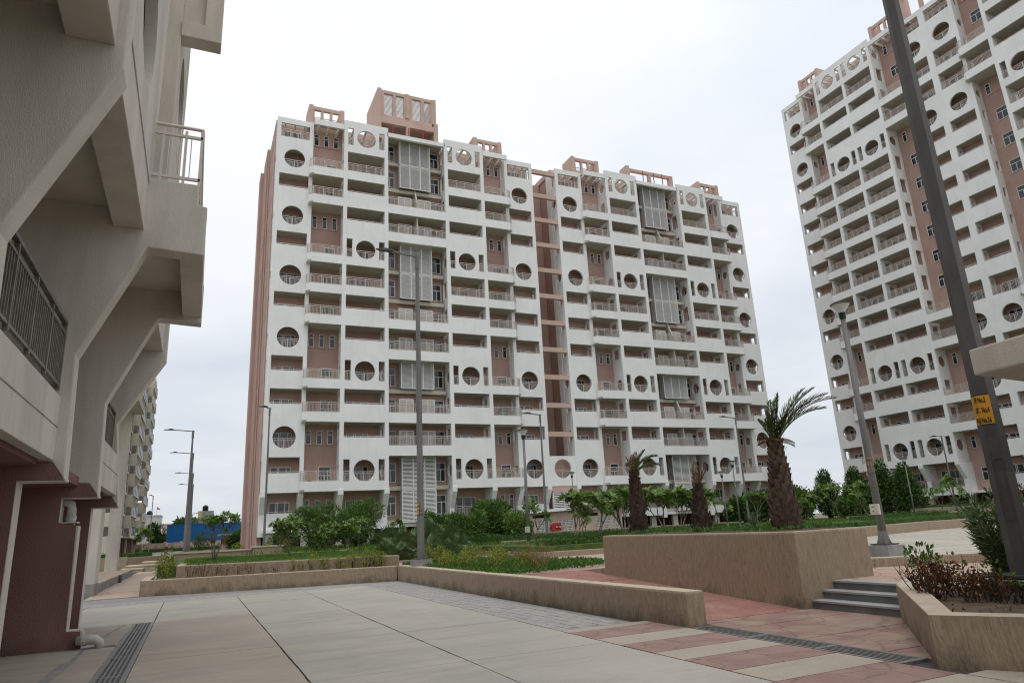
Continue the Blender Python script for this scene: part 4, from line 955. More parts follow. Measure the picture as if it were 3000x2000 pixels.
def person():
    me = bpy.data.meshes.new('person')
    J = [(0, -.25, .85), (0, -.2, 1.05), (0, -.14, 1.3), (0, -.1, 1.42), (0, -.06, 1.5), (0, -.04, 1.62), (0, -.03, 1.72),
         (-.2, -.12, 1.38), (-.3, .05, 1.15), (-.33, .38, 1.06), (.2, -.12, 1.38), (.3, .05, 1.15), (.33, .38, 1.06),
         (-.12, -.22, .82), (-.22, .22, .72), (-.2, .1, .34), (-.2, .24, .3), (.12, -.22, .82), (.22, .22, .72), (.2, .1, .34), (.2, .24, .3)]
    E_ = [(0, 1), (1, 2), (2, 3), (3, 4), (4, 5), (5, 6), (3, 7), (7, 8), (8, 9), (3, 10), (10, 11), (11, 12), (0, 13), (13, 14), (14, 15), (15, 16), (0, 17), (17, 18), (18, 19), (19, 20)]
    rr = [.15, .15, .16, .13, .055, .09, .085, .07, .05, .035, .07, .05, .035, .1, .075, .05, .045, .1, .075, .05, .045]
    me.from_pydata(J, E_, []); o = bpy.data.objects.new('p', me); col.objects.link(o)
    sm = o.modifiers.new('s', 'SKIN')
    for i, v in enumerate(me.skin_vertices[0].data): v.radius = (rr[i], rr[i]); v.use_root = i == 0
    o.modifiers.new('u', 'SUBSURF').levels = 1
    dg = bpy.context.evaluated_depsgraph_get(); dg.update(); m2 = bpy.data.meshes.new_from_object(o.evaluated_get(dg)); bpy.data.objects.remove(o)
    for n_ in ('shirt', 'brown', 'skin', 'black'): m2.materials.append(MATS[n_])
    for p in m2.polygons:
        c = p.center; p.use_smooth = True
        p.material_index = 3 if c.z > 1.64 else 2 if c.z > 1.48 or (abs(c.x) > .24 and c.y > .15 and c.z > .95) else 0 if c.z > .92 else 1
    return m2
rd = obj('person', person(), None, (-3.8, 125, .63)); tag(rd, 'rider in pale shirt seated on the far motorbike, seen from behind', 'person')
ch = [(-.35, .9), (.4, .75)]
for i, (x, lab) in enumerate(((8.35, 'dark plastic chair, left one on the second floor balcony of the middle tower'), (9.25, 'dark plastic chair tipped on the second floor balcony of the middle tower'))):
    c = thing('plastic_chair', lab, 'chair', (x+.7, FY+.7, 5.62), .6-i*1.2)
    obj('seat', MB().box(-.24, .24, -.22, .22, .4, .44), c, mats='black'); obj('backrest', MB().prism([(.2, .42), (.26, .42), (.34, .88), (.3, .88)], 'x', -.24, .24), c, mats='black')
    for sx in (-.2, .2):
        for sy in (-.18, .18): obj('leg', MB().tube((sx, sy, .4), (sx*1.2, sy*1.25, 0), .02, n=4).mesh('leg', 'black'), c)

# ------------------------------------------------------------------ plants
def rv(r): 
    while True:
        v = Vector((r.uniform(-1, 1), r.uniform(-1, 1), r.uniform(-1, 1)))
        if .05 < v.length < 1: return v
def plumeria(seed, H=2.0, spread=.8, depth=3, leafn=17, ll=.36, up_=.55, n0=None):
    """frangipani: forked bare limbs with rosettes of long leaves at the tips"""
    r = random.Random(seed); tr = MB(); cr = MB()
    def tip(p, d):
        for i in range(leafn):
            a = 2*math.pi*i/leafn+r.random(); side = d.orthogonal().normalized(); side = Matrix.Rotation(a, 3, d) @ side
            e = r.uniform(.05, .9); ld = (side+d*e+Vector((0, 0, -.12))).normalized()
            cr.leaf(p-d*r.uniform(0, .16), ld, d, ll*r.uniform(.7, 1.15), ll*.36*r.uniform(.8, 1.1), fold=.12)
    def limb(p, d, ln, rad, lev):
        q = p+d*ln*.5+rv(r)*ln*.06; e = p+d*ln
        tr.path([p, q, e], [rad, rad*.85, rad*.72], 6)
        if lev == 0: tip(e, d); return
        k = 3 if r.random() < .75 else 2
        a0 = r.random()*6.28
        for i in range(k):
            a = a0+2*math.pi*i/k+r.uniform(-.4, .4); o = d.orthogonal().normalized(); o = Matrix.Rotation(a, 3, d) @ o
            nd = (d*1.0+o*r.uniform(.5, .85)*spread+Vector((0, 0, up_*.4))).normalized()
            limb(e, nd, ln*r.uniform(.62, .85), rad*.7, lev-1 if r.random() > .12 else max(0, lev-2))
    n0 = n0 or (r.choice((1, 2)) if H < 2.4 else 1)
    L0 = H/(1+.75+.56+.42*(depth > 2))
    for i in range(n0):
        a = r.random()*6.28; limb(Vector((0, 0, -.06)), Vector((math.cos(a)*min(.4, .28*n0), math.sin(a)*min(.4, .28*n0), 1)).normalized(), L0*1.1, .035*H/2, depth)
    return tr, cr
def crown(seed, lobes, n, ll, wd, m=None, droop=.2):
    r = random.Random(seed); b = MB(); tot = sum(l[3]**2 for l in lobes)
    for (cx, cy, cz, rad, fz) in lobes:
        k = int(n*rad**2/tot)
        for _ in range(k):
            v = rv(r); v = v.normalized()*(v.length**.45)*(1+.16*math.sin(v.x*7+seed)*math.cos(v.y*6)+r.uniform(-.12, .12))
            p = Vector((cx+v.x*rad, cy+v.y*rad, cz+v.z*rad*fz))
            if p.z < .05: continue
            d = (v+rv(r)*.9+Vector((0, 0, r.uniform(-droop-.2, .5)))).normalized()
            b.leaf(p, d, (v+Vector((0, 0, .8))+rv(r)*.5), ll*r.uniform(.65, 1.25), wd*r.uniform(.7, 1.2), fold=.2)
    return b
def stems(seed, n, h, spr, r0, forks=2):
    r = random.Random(seed); b = MB()
    for i in range(n):
        a = r.random()*6.28; p = Vector((math.cos(a)*.03*n**.5, math.sin(a)*.03*n**.5, -.05)); d = Vector((math.cos(a)*spr*r.random(), math.sin(a)*spr*r.random(), 1)).normalized()
        q = p+d*h*.5+rv(r)*h*.05; e = q+(d+rv(r)*.25).normalized()*h*.5*r.uniform(.7, 1.1); b.path([p, q, e], [r0, r0*.75, r0*.35], 5)
        for f in range(forks):
            s0 = p.lerp(e, r.uniform(.35, .8)); b.tube(s0, s0+(d+rv(r)*.8).normalized()*h*.32, r0*.5, r0*.2, 4)
    return b
def plant(name, label, cat, loc, parts, group=None, rz=0., s=1.):
    t = thing(name, label, cat, loc, rz, group); t.scale = (s, s, s)
    for nm, mb, mt in parts: obj(nm, mb, t, mats=mt)
    return t
# frangipani
protos = []
for sd_, H, dep in ((11, 2.0, 3), (12, 2.0, 3), (13, 2.6, 3), (14, 2.0, 3)):
    a, c = plumeria(sd_, H, .85, dep); protos.append((a.mesh('trunk', 'bark', True), c.mesh('crown', 'leaf_plumeria')))
a, c = plumeria(15, 2.2, .55, 2, 18, .34, n0=5); protos.append((a.mesh('trunk', 'bark', True), c.mesh('crown', 'leaf_plumeria')))
def frangi(k, label, x, y, h, rz, z=.83, wx=1., g='frangipani trees in the garden', dark=False):
    t = thing('frangipani_tree', label, 'tree', (x, y, z), rz, g); zs = [v.co.z for v in protos[k][1].vertices]; s = h/max(zs); t.scale = (s*wx, s*wx, s)
    obj('trunk', protos[k][0], t); obj('crown', protos[k][1], t); return t
FR = [(4, 'tall thin frangipani with several stems on the lawn, nearest to the far street lights', .9, 34, 2.2, .3, .85),
 (0, 'frangipani leftmost of the four before the left tower corner', 3.25, 32, 1.75, 1.0, .8), (1, 'frangipani second from left before the left tower corner', 3.95, 33, 1.95, 2.2, .8),
 (3, 'frangipani with bare pale limbs before the first dense bush', 6.2, 37, 2.1, .1, .85), (0, 'smaller frangipani in the middle before the dense bushes', 6.55, 36.5, 1.6, 4.1, .85),
 (1, 'low frangipani right of centre before the dense bushes', 6.95, 35.5, 1.55, 5.2, .85), (2, 'frangipani with widely forked limbs before the second dense bush', 7.9, 37, 1.8, 2.6, .9),
 (3, 'frangipani right beside the middle lantern post', 15.1, 31, 1.95, 1.2, .95), (0, 'tall leafy frangipani right of the lantern post, before the hose cabinet', 15.05, 27, 2.1, .7, .95),
 (1, 'frangipani in the middle of the garden row before the jali wall', 18.6, 31, 2.25, 3.3, .95), (3, 'small far frangipani close to the jali wall', 24.3, 42, 1.6, .4, 1.0),
 (2, 'frangipani left of the first date palm', 21.6, 33, 2.5, 5.5, .9), (0, 'broad frangipani between the first two date palms, left one', 26.6, 36, 2.6, 2.0, 1.15), (1, 'broad frangipani between the first two date palms, right one', 28.4, 37, 2.65, 4.4, 1.1),
 (3, 'frangipani behind the second date palm', 37.3, 44, 2.5, .9, 1.1), (2, 'leafy frangipani left of the lantern post at right', 46.3, 40, 3.1, 1.4, .95), (0, 'leafy frangipani just behind the lantern post at right', 52.0, 42, 3.3, 3.0, .9),
 (1, 'low leafy frangipani behind the third date palm', 48.4, 45.5, 2.6, 2.4, 1.1), (3, 'pale frangipani left of the oleander at right', 44.6, 29.5, 2.9, 0.2, .75), (2, 'small frangipani in shade left of the oleander', 42.0, 28.5, 2.0, 1.1, .8),
 (0, 'distant frangipani before the far cream tower', -5.4, 95, 3.6, 2.2, .7), (1, 'slim frangipani between the white pillars', -5.6, 43.5, 2.6, .5, .45), (3, 'bare slim frangipani before the dark undercroft', 13.6, 50, 2.0, .6, .9),
 (0, 'leafy frangipani before the right end of the jali wall', 23.3, 35.5, 2.3, 1.9, 1.0), (2, 'frangipani half hidden behind the hose cabinet frangipani', 17.0, 30, 2.1, 4.2, .95), (1, 'leafy frangipani low behind the first date palm', 24.6, 37.5, 2.5, .8, 1.1),
 (0, 'frangipani right of the second date palm before the louvred bay', 33.0, 39.5, 2.6, 3.6, 1.1), (2, 'frangipani half hidden by the third date palm', 40.5, 43, 2.7, 5.0, 1.1)]
for (k, lab, x, y, h, rz, wx) in FR:
    if 14 < x < 40: h *= 1.14; wx *= 1.08
    frangi(k, lab, x, y, h, rz, z=.83 if y < 90 and x > -3 else .5, wx=wx)
# dense bushes before the left tower
def bush(name, label, loc, w_, h, seed, lm, n=2600, ll=.16, wd=.05, cat='bush', group=None, stemr=.03):
    r = random.Random(seed); lobes = [(0, 0, h*.5, w_*.34, h*.5/(w_*.34)*.85)]
    for i in range(6):
        a = i*1.05+r.random(); lobes.append((math.cos(a)*w_*.27, math.sin(a)*w_*.27, h*r.uniform(.3, .78), w_*r.uniform(.17, .26), 1.0))
    return plant(name, label, cat, loc, [('trunk', stems(seed, 5, h*.75, .45, stemr), 'bark_dark'), ('crown', crown(seed, lobes, n, ll, wd), lm)], group)
bush('dense_bush', 'big dense willowy bush, left one before the left tower', (6.95, 45, .85), 3.0, 2.9, 1, 'leaf_mid', 7500, .2, .065, stemr=.04)
bush('dense_bush', 'big dense willowy bush, right one before the left tower', (9.2, 44, .85), 3.3, 2.9, 2, 'leaf_mid', 8000, .2, .065, stemr=.04)
bush('dense_bush', 'rounded dark bush just right of the tall street light', (15.0, 46, .85), 2.5, 1.9, 3, 'leaf_mid', 4500, .25, .1)
bush('dense_bush', 'low spreading bush before the louvred bay', (15.9, 42.5, .85), 2.6, 1.7, 4, 'leaf_mid', 4500, .25, .1)
bush('dense_bush', 'tallest dark leafy bush before the middle of the left tower', (19.2, 46, .85), 3.5, 2.75, 5, 'leaf_mid', 7000, .27, .11)
bush('dense_bush', 'bright leafy bush at right of the tallest bush', (20.1, 44, .85), 2.2, 1.8, 6, 'leaf_plumeria', 3200, .28, .11)
bush('dense_bush', 'dark rounded bush before the right end of the middle towers', (47.4, 50, .85), 3.4, 3.0, 7, 'leaf_dark', 5500, .3, .13)
bush('dense_bush', 'small dark bush behind the second date palm', (43.1, 48, .85), 2.2, 2.5, 8, 'leaf_dark', 3600, .3, .13)
bush('dense_bush', 'dark bush at the foot of the left tower behind the frangipani', (5.8, 52, .85), 2.4, 1.6, 9, 'leaf_dark', 1600, .2, .07)
# conical dark trees before the right tower
def cone_tree(label, loc, w_, h, seed):
    r = random.Random(seed); lobes = []
    for i in range(9):
        f = i/8; a = i*2.4; rr_ = w_*.5*(1-.72*f)
        lobes.append((math.cos(a)*rr_*.35, math.sin(a)*rr_*.35, h*(.3+.62*f), rr_*.8+.12, 1.1))
    t = MB(); t.path([(0, 0, -.1), (.03, 0, h*.4), (0, .02, h*.9)], [.09, .06, .02], 7)
    for i in range(10):
        a = i*2.4; z = h*(.25+.06*i); t.tube((0, 0, z), (math.cos(a)*w_*.25, math.sin(a)*w_*.25, z+.3), .025, .01, 4)
    return plant('conical_tree', label, 'tree', loc, [('trunk', t, 'bark_dark'), ('crown', crown(seed, lobes, 5500, .28, .13), 'leaf_cone')], 'conical trees before the right tower')
cone_tree('conical dark tree leftmost, peeking over the leafy frangipani', (57, 50.5, .85), 2.3, 4.8, 21); cone_tree('conical dark tree just left of the lantern post plate', (58.2, 48, .85), 2.3, 4.8, 22)
cone_tree('tallest conical dark tree right of the lantern post', (58.2, 45, .85), 2.7, 5.1, 23); cone_tree('conical dark tree with clear trunk, rightmost of the row', (58.6, 43, .85), 2.5, 4.6, 24)
bush('dense_bush', 'wide leafy bush behind the third date palm, before the gap between towers', (51.5, 50, .85), 4.2, 3.0, 71, 'leaf_mid', 5000, .32, .14)
bush('dense_bush', 'rounded bush in the gap between the middle and right towers', (55.2, 52.5, .85), 3.6, 3.0, 72, 'leaf_dark', 4500, .32, .14)
bush('dense_bush', 'low wide bush at the right end of the middle towers', (56, 47, .85), 3.4, 2.0, 73, 'leaf_mid', 4000, .3, .12)
bush('dry_tree', 'small brown withered tree at the foot of the right tower', (62.5, 36, 1.2), 1.3, 2.2, 25, 'leaf_dry', 500, .22, .07, cat='tree')
# far greenery
bush('far_tree', 'round distant tree above the blue shed', (-1.5, 160, .6), 7, 7, 31, 'leaf_mid', 3000, .6, .35, cat='tree', stemr=.2)
bush('far_tree', 'distant tree between the white house and the blue shed', (-6.4, 155, .6), 4, 5.5, 32, 'leaf_dark', 2200, .5, .3, cat='tree', stemr=.15)
bush('far_tree', 'distant bushy tree before the right part of the blue shed', (4.6, 88, .6), 2.2, 2.2, 33, 'leaf_dark', 1600, .35, .18, cat='tree', stemr=.1)
bush('far_tree', 'sparse reddish distant shrub before the blue shed beside the row of street lights', (.9, 92, .6), 2.0, 2.6, 34, 'leaf_hedge', 700, .25, .1, cat='tree', stemr=.05)
bush('far_tree', 'distant green tree at the corner of the guard house', (5.6, 96, .6), 2.2, 2.8, 35, 'leaf_mid', 1500, .35, .18, cat='tree', stemr=.1)
# hedges
def hedge(label, pts, w_, h, z, seed, m='leaf_hedge', dens=420, ll=.09):
    r = random.Random(seed); b = MB(); body = MB()
    for i in range(len(pts)-1):
        A = Vector(pts[i]); B = Vector(pts[i+1]); d = (B-A); ln = d.length; d.normalize(); nn = Vector((-d.y, d.x))
        for _ in range(int(ln*dens*(w_+2*h)/2)):
            s = r.random(); v = r.uniform(-.5, .5); q = r.random()
            top_ = h*(.9+.12*math.sin(s*ln*2.3+seed)+.06*math.sin(s*ln*7))
            if q < .4: p = A+d*ln*s+nn*v*w_; zz = top_; o = Vector((r.uniform(-.5, .5), r.uniform(-.5, .5), 1))
            else: sg = -1 if q < .75 else 1; p = A+d*ln*s+nn*w_*.5*sg*(1+.1*math.sin(s*ln*5)); zz = r.random()*top_; o = Vector((nn.x*sg, nn.y*sg, .5))
            dd = (o+rv(r)*.7).normalized(); b.leaf(Vector((p.x, p.y, z+zz-.03)), dd, o, ll*r.uniform(.7, 1.4), ll*.5, fold=.2)
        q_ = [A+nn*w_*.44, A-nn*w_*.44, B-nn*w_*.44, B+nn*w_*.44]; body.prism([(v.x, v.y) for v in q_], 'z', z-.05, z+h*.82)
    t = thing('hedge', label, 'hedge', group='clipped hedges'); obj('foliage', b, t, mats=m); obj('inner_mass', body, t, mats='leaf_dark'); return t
hedge('clipped dark hedge behind the garden path left of the lantern post', [(11.0, 38.8), (14.9, 34.2)], .9, .55, .8, 41, dens=300)
hedge('bright hedge running right from the garden path to the palm planter', [(13.2, 26.4), (17.5, 27.2)], 1.0, .5, .62, 42, dens=420)
hedge('long low hedge before the frangipani row and the jali wall', [(15.5, 36.5), (22, 34.8), (27, 35)], .8, .35, .85, 43, dens=160)
hedge('low hedge at the foot of the upper garden wall', [(22, 46.2), (33, 43.8), (40, 44.2)], .8, .3, .85, 44, dens=90)
hedge('long grassy hedge behind the curved plaza wall', [(22, 25), (28, 23.9), (35, 25.7), (46, 25.8)], 1.1, .3, .84, 45, 'leaf_cover', dens=150)
hedge('dark hedge in the middle of the garden before the right tower', [(36, 30), (46, 31.5)], 1.0, .5, .84, 46, dens=130)
hedge('low hedge along the foot of the right tower', [(48, 41), (58, 37)], .8, .4, .84, 47, dens=90)
hedge('low hedge on the bed wall at the far left', [(-11, 61.4), (-4.9, 61.4), (-3.3, 63.6)], 1.2, .4, .88, 48, dens=110)
hedge('scrubby hedge before the pink boundary wall', [(-9, 139), (-2, 139.5), (8, 138)], 1.2, .7, .6, 49, dens=25, ll=.25)
hedge('ragged hedge on the raised bed at the right tower', [(59, 42.6), (66.5, 38)], .7, .4, 1.4, 50, dens=90)
# ground cover and grass
def scatter(name, poly, n, z, ll, wd, m, seed, label, cat, upb=1.0, hz=.12):
    r = random.Random(seed); b = MB(); xs = [p[0] for p in poly]; ys = [p[1] for p in poly]
    def inside(x, y):
        c = False; j = len(poly)-1
        for i in range(len(poly)):
            if (poly[i][1] > y) != (poly[j][1] > y) and x < (poly[j][0]-poly[i][0])*(y-poly[i][1])/(poly[j][1]-poly[i][1])+poly[i][0]: c = not c
            j = i
        return c
    k = 0
    while k < n:
        x = r.uniform(min(xs), max(xs)); y = r.uniform(min(ys), max(ys))
        if not inside(x, y): continue
        k += 1; d = (Vector((0, 0, upb))+rv(r)*.8).normalized()
        b.leaf(Vector((x, y, z+r.random()*hz*(.6+.5*math.sin(x*1.7)*math.sin(y*1.3)))), d, rv(r), ll*r.uniform(.6, 1.4), wd, fold=.15)
    o = obj(name, b, mats=m, kind='stuff'); return tag(o, label, cat)
scatter('lawn_grass', [(-.3, 31), (6.8, 26.9), (6.9, 38.2), (2.2, 41.3), (-.3, 41)], 26000, .83, .075, .012, 'grass', 61, 'short green lawn behind the front planter wall', 'grass')
scatter('ground_cover', [(7.1, 16.6), (10.7, 17.6), (11.6, 19.2), (10.9, 24.0), (10.3, 29.5), (7.1, 26)], 15000, .43, .10, .05, 'leaf_cover', 62, 'leafy green ground cover in the bed behind the side wall', 'ground cover', .8, .16)
scatter('lawn_grass', [(7.2, 33.2), (12.6, 33.2), (12.9, 25.8), (28, 23.8), (40, 26), (40, 44), (22, 46), (8, 44)], 26000, .83, .14, .03, 'grass', 63, 'rough green grass across the middle garden', 'grass')
scatter('lawn_grass', [(40, 25.2), (69, 25.2), (69, 47), (40, 47)], 14000, .83, .2, .05, 'grass', 64, 'rough green grass before the right tower', 'grass')
scatter('lawn_grass', [(-1, 46.5), (12, 40), (30, 46), (45, 46), (45, 60), (-1, 60)], 16000, .83, .2, .05, 'grass', 65, 'green grass along the foot of the middle towers', 'grass')
scatter('lawn_grass', [(10.3, 32), (12.5, 31.4), (12.5, 25.5), (16.8, 25.0), (17, 33), (10, 33)], 7000, .5, .22, .02, 'grass', 66, 'tall grass around the lantern post footing', 'grass', 1.4)
scatter('planter_weeds', [(9.9, 9.7), (11.3, 9.8), (11.6, 12.5), (11.3, 15.5), (9.9, 15.5)], 2600, 1.3, .07, .03, 'leaf_cover', 67, 'small weeds on top of the palm planter', 'weeds', .8, .1)
scatter('bed_weeds', [(7.5, 5.3), (9.8, 7.2), (12, 7.2), (12, 4)], 220, .40, .06, .02, 'leaf_dry', 68, 'dry litter and weeds on the corner planter soil', 'weeds', .3, .02)
# yellow-green shrubs along the front bed
def shrub_parts(seed, w_, h, lm, n, ll=.085, wd=.032, stem='bark_dark'):
    r = random.Random(seed); lob = [(r.uniform(-.12, .12)*w_, r.uniform(-.12, .12)*w_, h*(.45+.2*i), w_*(.36-.07*i), 1.0) for i in range(3)]
    return [('stem', stems(seed, 5, h*.85, .5, .012).mesh('stem', stem), None), ('foliage', crown(seed, lob, n, ll, wd).mesh('foliage', lm), None)]
yp = [shrub_parts(70+i, .55, .55, 'leaf_yellow', 260) for i in range(3)]
def shrub(name, label, loc, parts, s=1., rz=0., group=None, cat='shrub'):
    t = thing(name, label, cat, loc, rz, group); t.scale = (s, s, s)
    for nm, me, _ in parts: obj(nm, me, t)
    return t
ordn = ['first', 'second', 'third', 'fourth', 'fifth', 'sixth', 'seventh', 'eighth']
for i, (x, y) in enumerate([(3.5, 28.35), (3.85, 28.15), (4.22, 27.9), (4.64, 27.6), (5.05, 27.3), (5.45, 27.0), (5.9, 26.7), (6.3, 26.4)]):
    shrub('yellow_shrub', 'yellow-green shrub in the front bed, %s from the left of the green ones' % ordn[i], (x, y, .42), yp[i % 3], (.8, .75, 1.05, .9, .85, 1.1, 1.15, 1.2)[i], i*1.3, 'yellow-green shrubs in the front bed')
dp = [[('stem', stems(80+i, 6, .5, .7, .008, 3).mesh('stem', 'leaf_dry'), None), ('foliage', crown(80+i, [(0, 0, .3, .2, 1.1)], 55, .08, .03).mesh('foliage', 'leaf_dry'), None)] for i in range(3)]
for i, (x, y) in enumerate([(-.0, 29.9), (.42, 29.6), (.85, 29.35), (1.18, 29.2), (1.6, 28.95), (2.02, 28.7), (2.5, 28.45), (3.0, 28.6)]):
    shrub('dry_shrub', 'withered brown shrub in the front bed, %s from the left' % ordn[i], (x, y, .42), dp[i % 3], (1.1, 1.2, .9, .85, .9, .95, .7, .8)[i], i*1.1, 'withered shrubs in the front bed')
shrub('green_shrub', 'bushy green shrub at the left corner of the front planter', (-.85, 29.2, .42), shrub_parts(90, .85, .95, 'leaf_yellow', 700, .1, .04), 1.0)
bs_ = [shrub_parts(95+i, .9, .6, 'leaf_yellow', 420, .09, .035) for i in range(3)]
spots = [(7.6, 24.9, 1.1), (8.0, 23.2, .8), (7.6, 22.3, .8), (8.3, 21.9, .95), (7.7, 20.8, .85), (8.9, 21.0, .9), (8.2, 19.7, .8), (9.2, 19.6, .8), (9.6, 22.6, 1.0), (8.4, 25.2, 1.0), (9.6, 24.6, .9), (8.8, 18.6, .65)]
desc = ['at the corner left of the tall street light', 'right against the street light footing', 'before the street light footing along the wall', 'second row right of the street light footing', 'along the wall, middle of the bed', 'beside a dry palm leaf', 'along the wall near the red ramp', 'nearest to the green ground cover', 'in the back row before the garden path', 'left back row by the fan palms', 'back row below the fan palms', 'small one at the ramp end of the bed']
for i, (x, y, s) in enumerate(spots): shrub('yellow_shrub', 'yellow-green shrub in the side bed, '+desc[i], (x, y, .4), bs_[i % 3], s, i*.9, 'yellow-green shrubs in the side bed')
yl = [('beside the left tower corner, left one', 4.2, 47.5), ('beside the left tower corner, right one', 5.4, 46.8), ('at the left end of the tower lawn', 2.6, 48)]
for i, (d_, x, y) in enumerate(yl): shrub('yellow_shrub', 'low yellow-green shrub '+d_, (x, y, .83), bs_[i % 3], 1.1, i, 'shrubs at the left tower corner')
# fan palms
def fan_palm(seed, n=11, R_=.55, hh=.55):
    r = random.Random(seed); b = MB(); st_ = MB()
    for i in range(n):
        a = 2*math.pi*i/n+r.uniform(-.25, .25); elv = r.uniform(.25, 1.2); d = Vector((math.cos(a)*math.cos(elv), math.sin(a)*math.cos(elv), math.sin(elv)))
        c = Vector((0, 0, .1))+d*hh*r.uniform(.8, 1.25); st_.tube((0, 0, 0), c, .014, .009, 4)
        s1 = d.cross(Vector((0, 0, 1))).normalized(); u_ = (d*.7+Vector((0, 0, .5))).normalized(); nn = s1.cross(d)
        for k in range(19):
            t_ = -1.45+2.9*k/18; ld = (d*math.cos(t_)+s1*math.sin(t_)+nn*.12*math.cos(t_*3)).normalized(); ld = (ld+Vector((0, 0, -.12*abs(t_)))).normalized()
            b.leaf(c, ld, nn+rv(r)*.2, R_*(1-.12*abs(t_))*r.uniform(.9, 1.08), .07, fold=.2)
    return [('stalk', st_.mesh('stalk', 'leaf_fan'), None), ('fronds', b.mesh('fronds', 'leaf_fan'), None)]
fps = [fan_palm(100+i) for i in range(3)]
for i, (x, y, s, d_) in enumerate([(8.4, 33.2, 1.15, 'leftmost of the clump behind the tall street light'), (9.3, 32.2, 1.3, 'just left of the tall street light'), (9.2, 30.0, 1.1, 'low one at the street light'), (10.4, 32.0, 1.45, 'tallest just right of the tall street light'), (11.0, 33.6, 1.4, 'big one at the right of the clump'), (10.8, 30.2, 1.0, 'low one at the right end of the clump'), (7.9, 30.5, .9, 'small one before the clump at left')]):
    shrub('fan_palm', 'dark fan palm, '+d_, (x, y, .5 if y < 33 else .8), fps[i % 3], s, i*1.7, 'fan palms behind the tall street light', 'palm')
# cycads
def feather(b, p, d, ln, nl, ll, wd, curve, r, mi=0, st_=None, rise=.5):
    d = d.normalized(); side = d.cross(Vector((0, 0, 1)))
    if side.length < .01: side = Vector((1, 0, 0))
    side.normalize(); pts = []; q = p.copy(); dd = d.copy()
    for i in range(nl+1):
        pts.append(q.copy()); q = q+dd*ln/nl; dd = (dd+Vector((0, 0, -curve/nl))).normalized()
        if i > nl*.08:
            f = i/nl; sc_ = math.sin(math.pi*(.12+.86*f))**.6
            for sg in (-1, 1):
                nn = side.cross(dd).normalized()
                ld = (dd*.75+side*sg*.75+nn*rise*.5+rv(r)*.12).normalized()
                b.leaf(q, ld, nn, ll*sc_*r.uniform(.85, 1.1), wd, mi, fold=.3)
    (st_ or b).path(pts, [.014*(1-.8*i/nl)+.003 for i in range(nl+1)], 4, mi if not st_ else 0)
def cycad(seed):
    r = random.Random(seed); b = MB(); s_ = MB()
    for i in range(16):
        a = 2*math.pi*i/16+r.random()*.3; e = r.uniform(.3, 1.2); feather(b, Vector((0, 0, .2)), Vector((math.cos(a)*math.cos(e), math.sin(a)*math.cos(e), math.sin(e))), .75, 16, .14, .018, .7, r, st_=s_)
    s_.lathe([(.09, 0), (.11, .1), (.07, .22)], 8); return [('stalk', s_.mesh('stalk', 'bark_dark'), None), ('fronds', b.mesh('fronds', 'leaf_fan'), None)]
cy = cycad(5)
for x, y, s, d_ in ((23.6, 25.3, 1.1, 'in the garden left of the third date palm'), (21.6, 26.0, .9, 'smaller one between the second and third date palms'), (26.5, 25.5, 1.0, 'just behind the third date palm')): shrub('cycad', 'spiky green cycad '+d_, (x, y, .84), cy, s, x, None, 'palm')
# dry palm leaves among the side bed
for i, (x, y, a, ln, d_) in enumerate(((9.3, 21.2, .4, 1.0, 'arching left one'), (9.0, 17.9, .9, .9, 'tangled right one beside the ground cover'), (8.7, 17.7, 1.6, .8, 'low one beside the ground cover'))):
    r = random.Random(i); b = MB()
    for k in range(1 if i == 0 else 4): feather(b, Vector((0, 0, 0)), Vector((math.cos(a+k*.5)*.7, math.sin(a+k*.5)*.4, 1)), ln, 18, .2, .014, 1.0, r)
    t = thing('dry_palm_leaf', 'brown dry palm seedling in the side bed, '+d_, 'palm', (x, y, .42)); obj('fronds', b, t, mats='frond_dead')
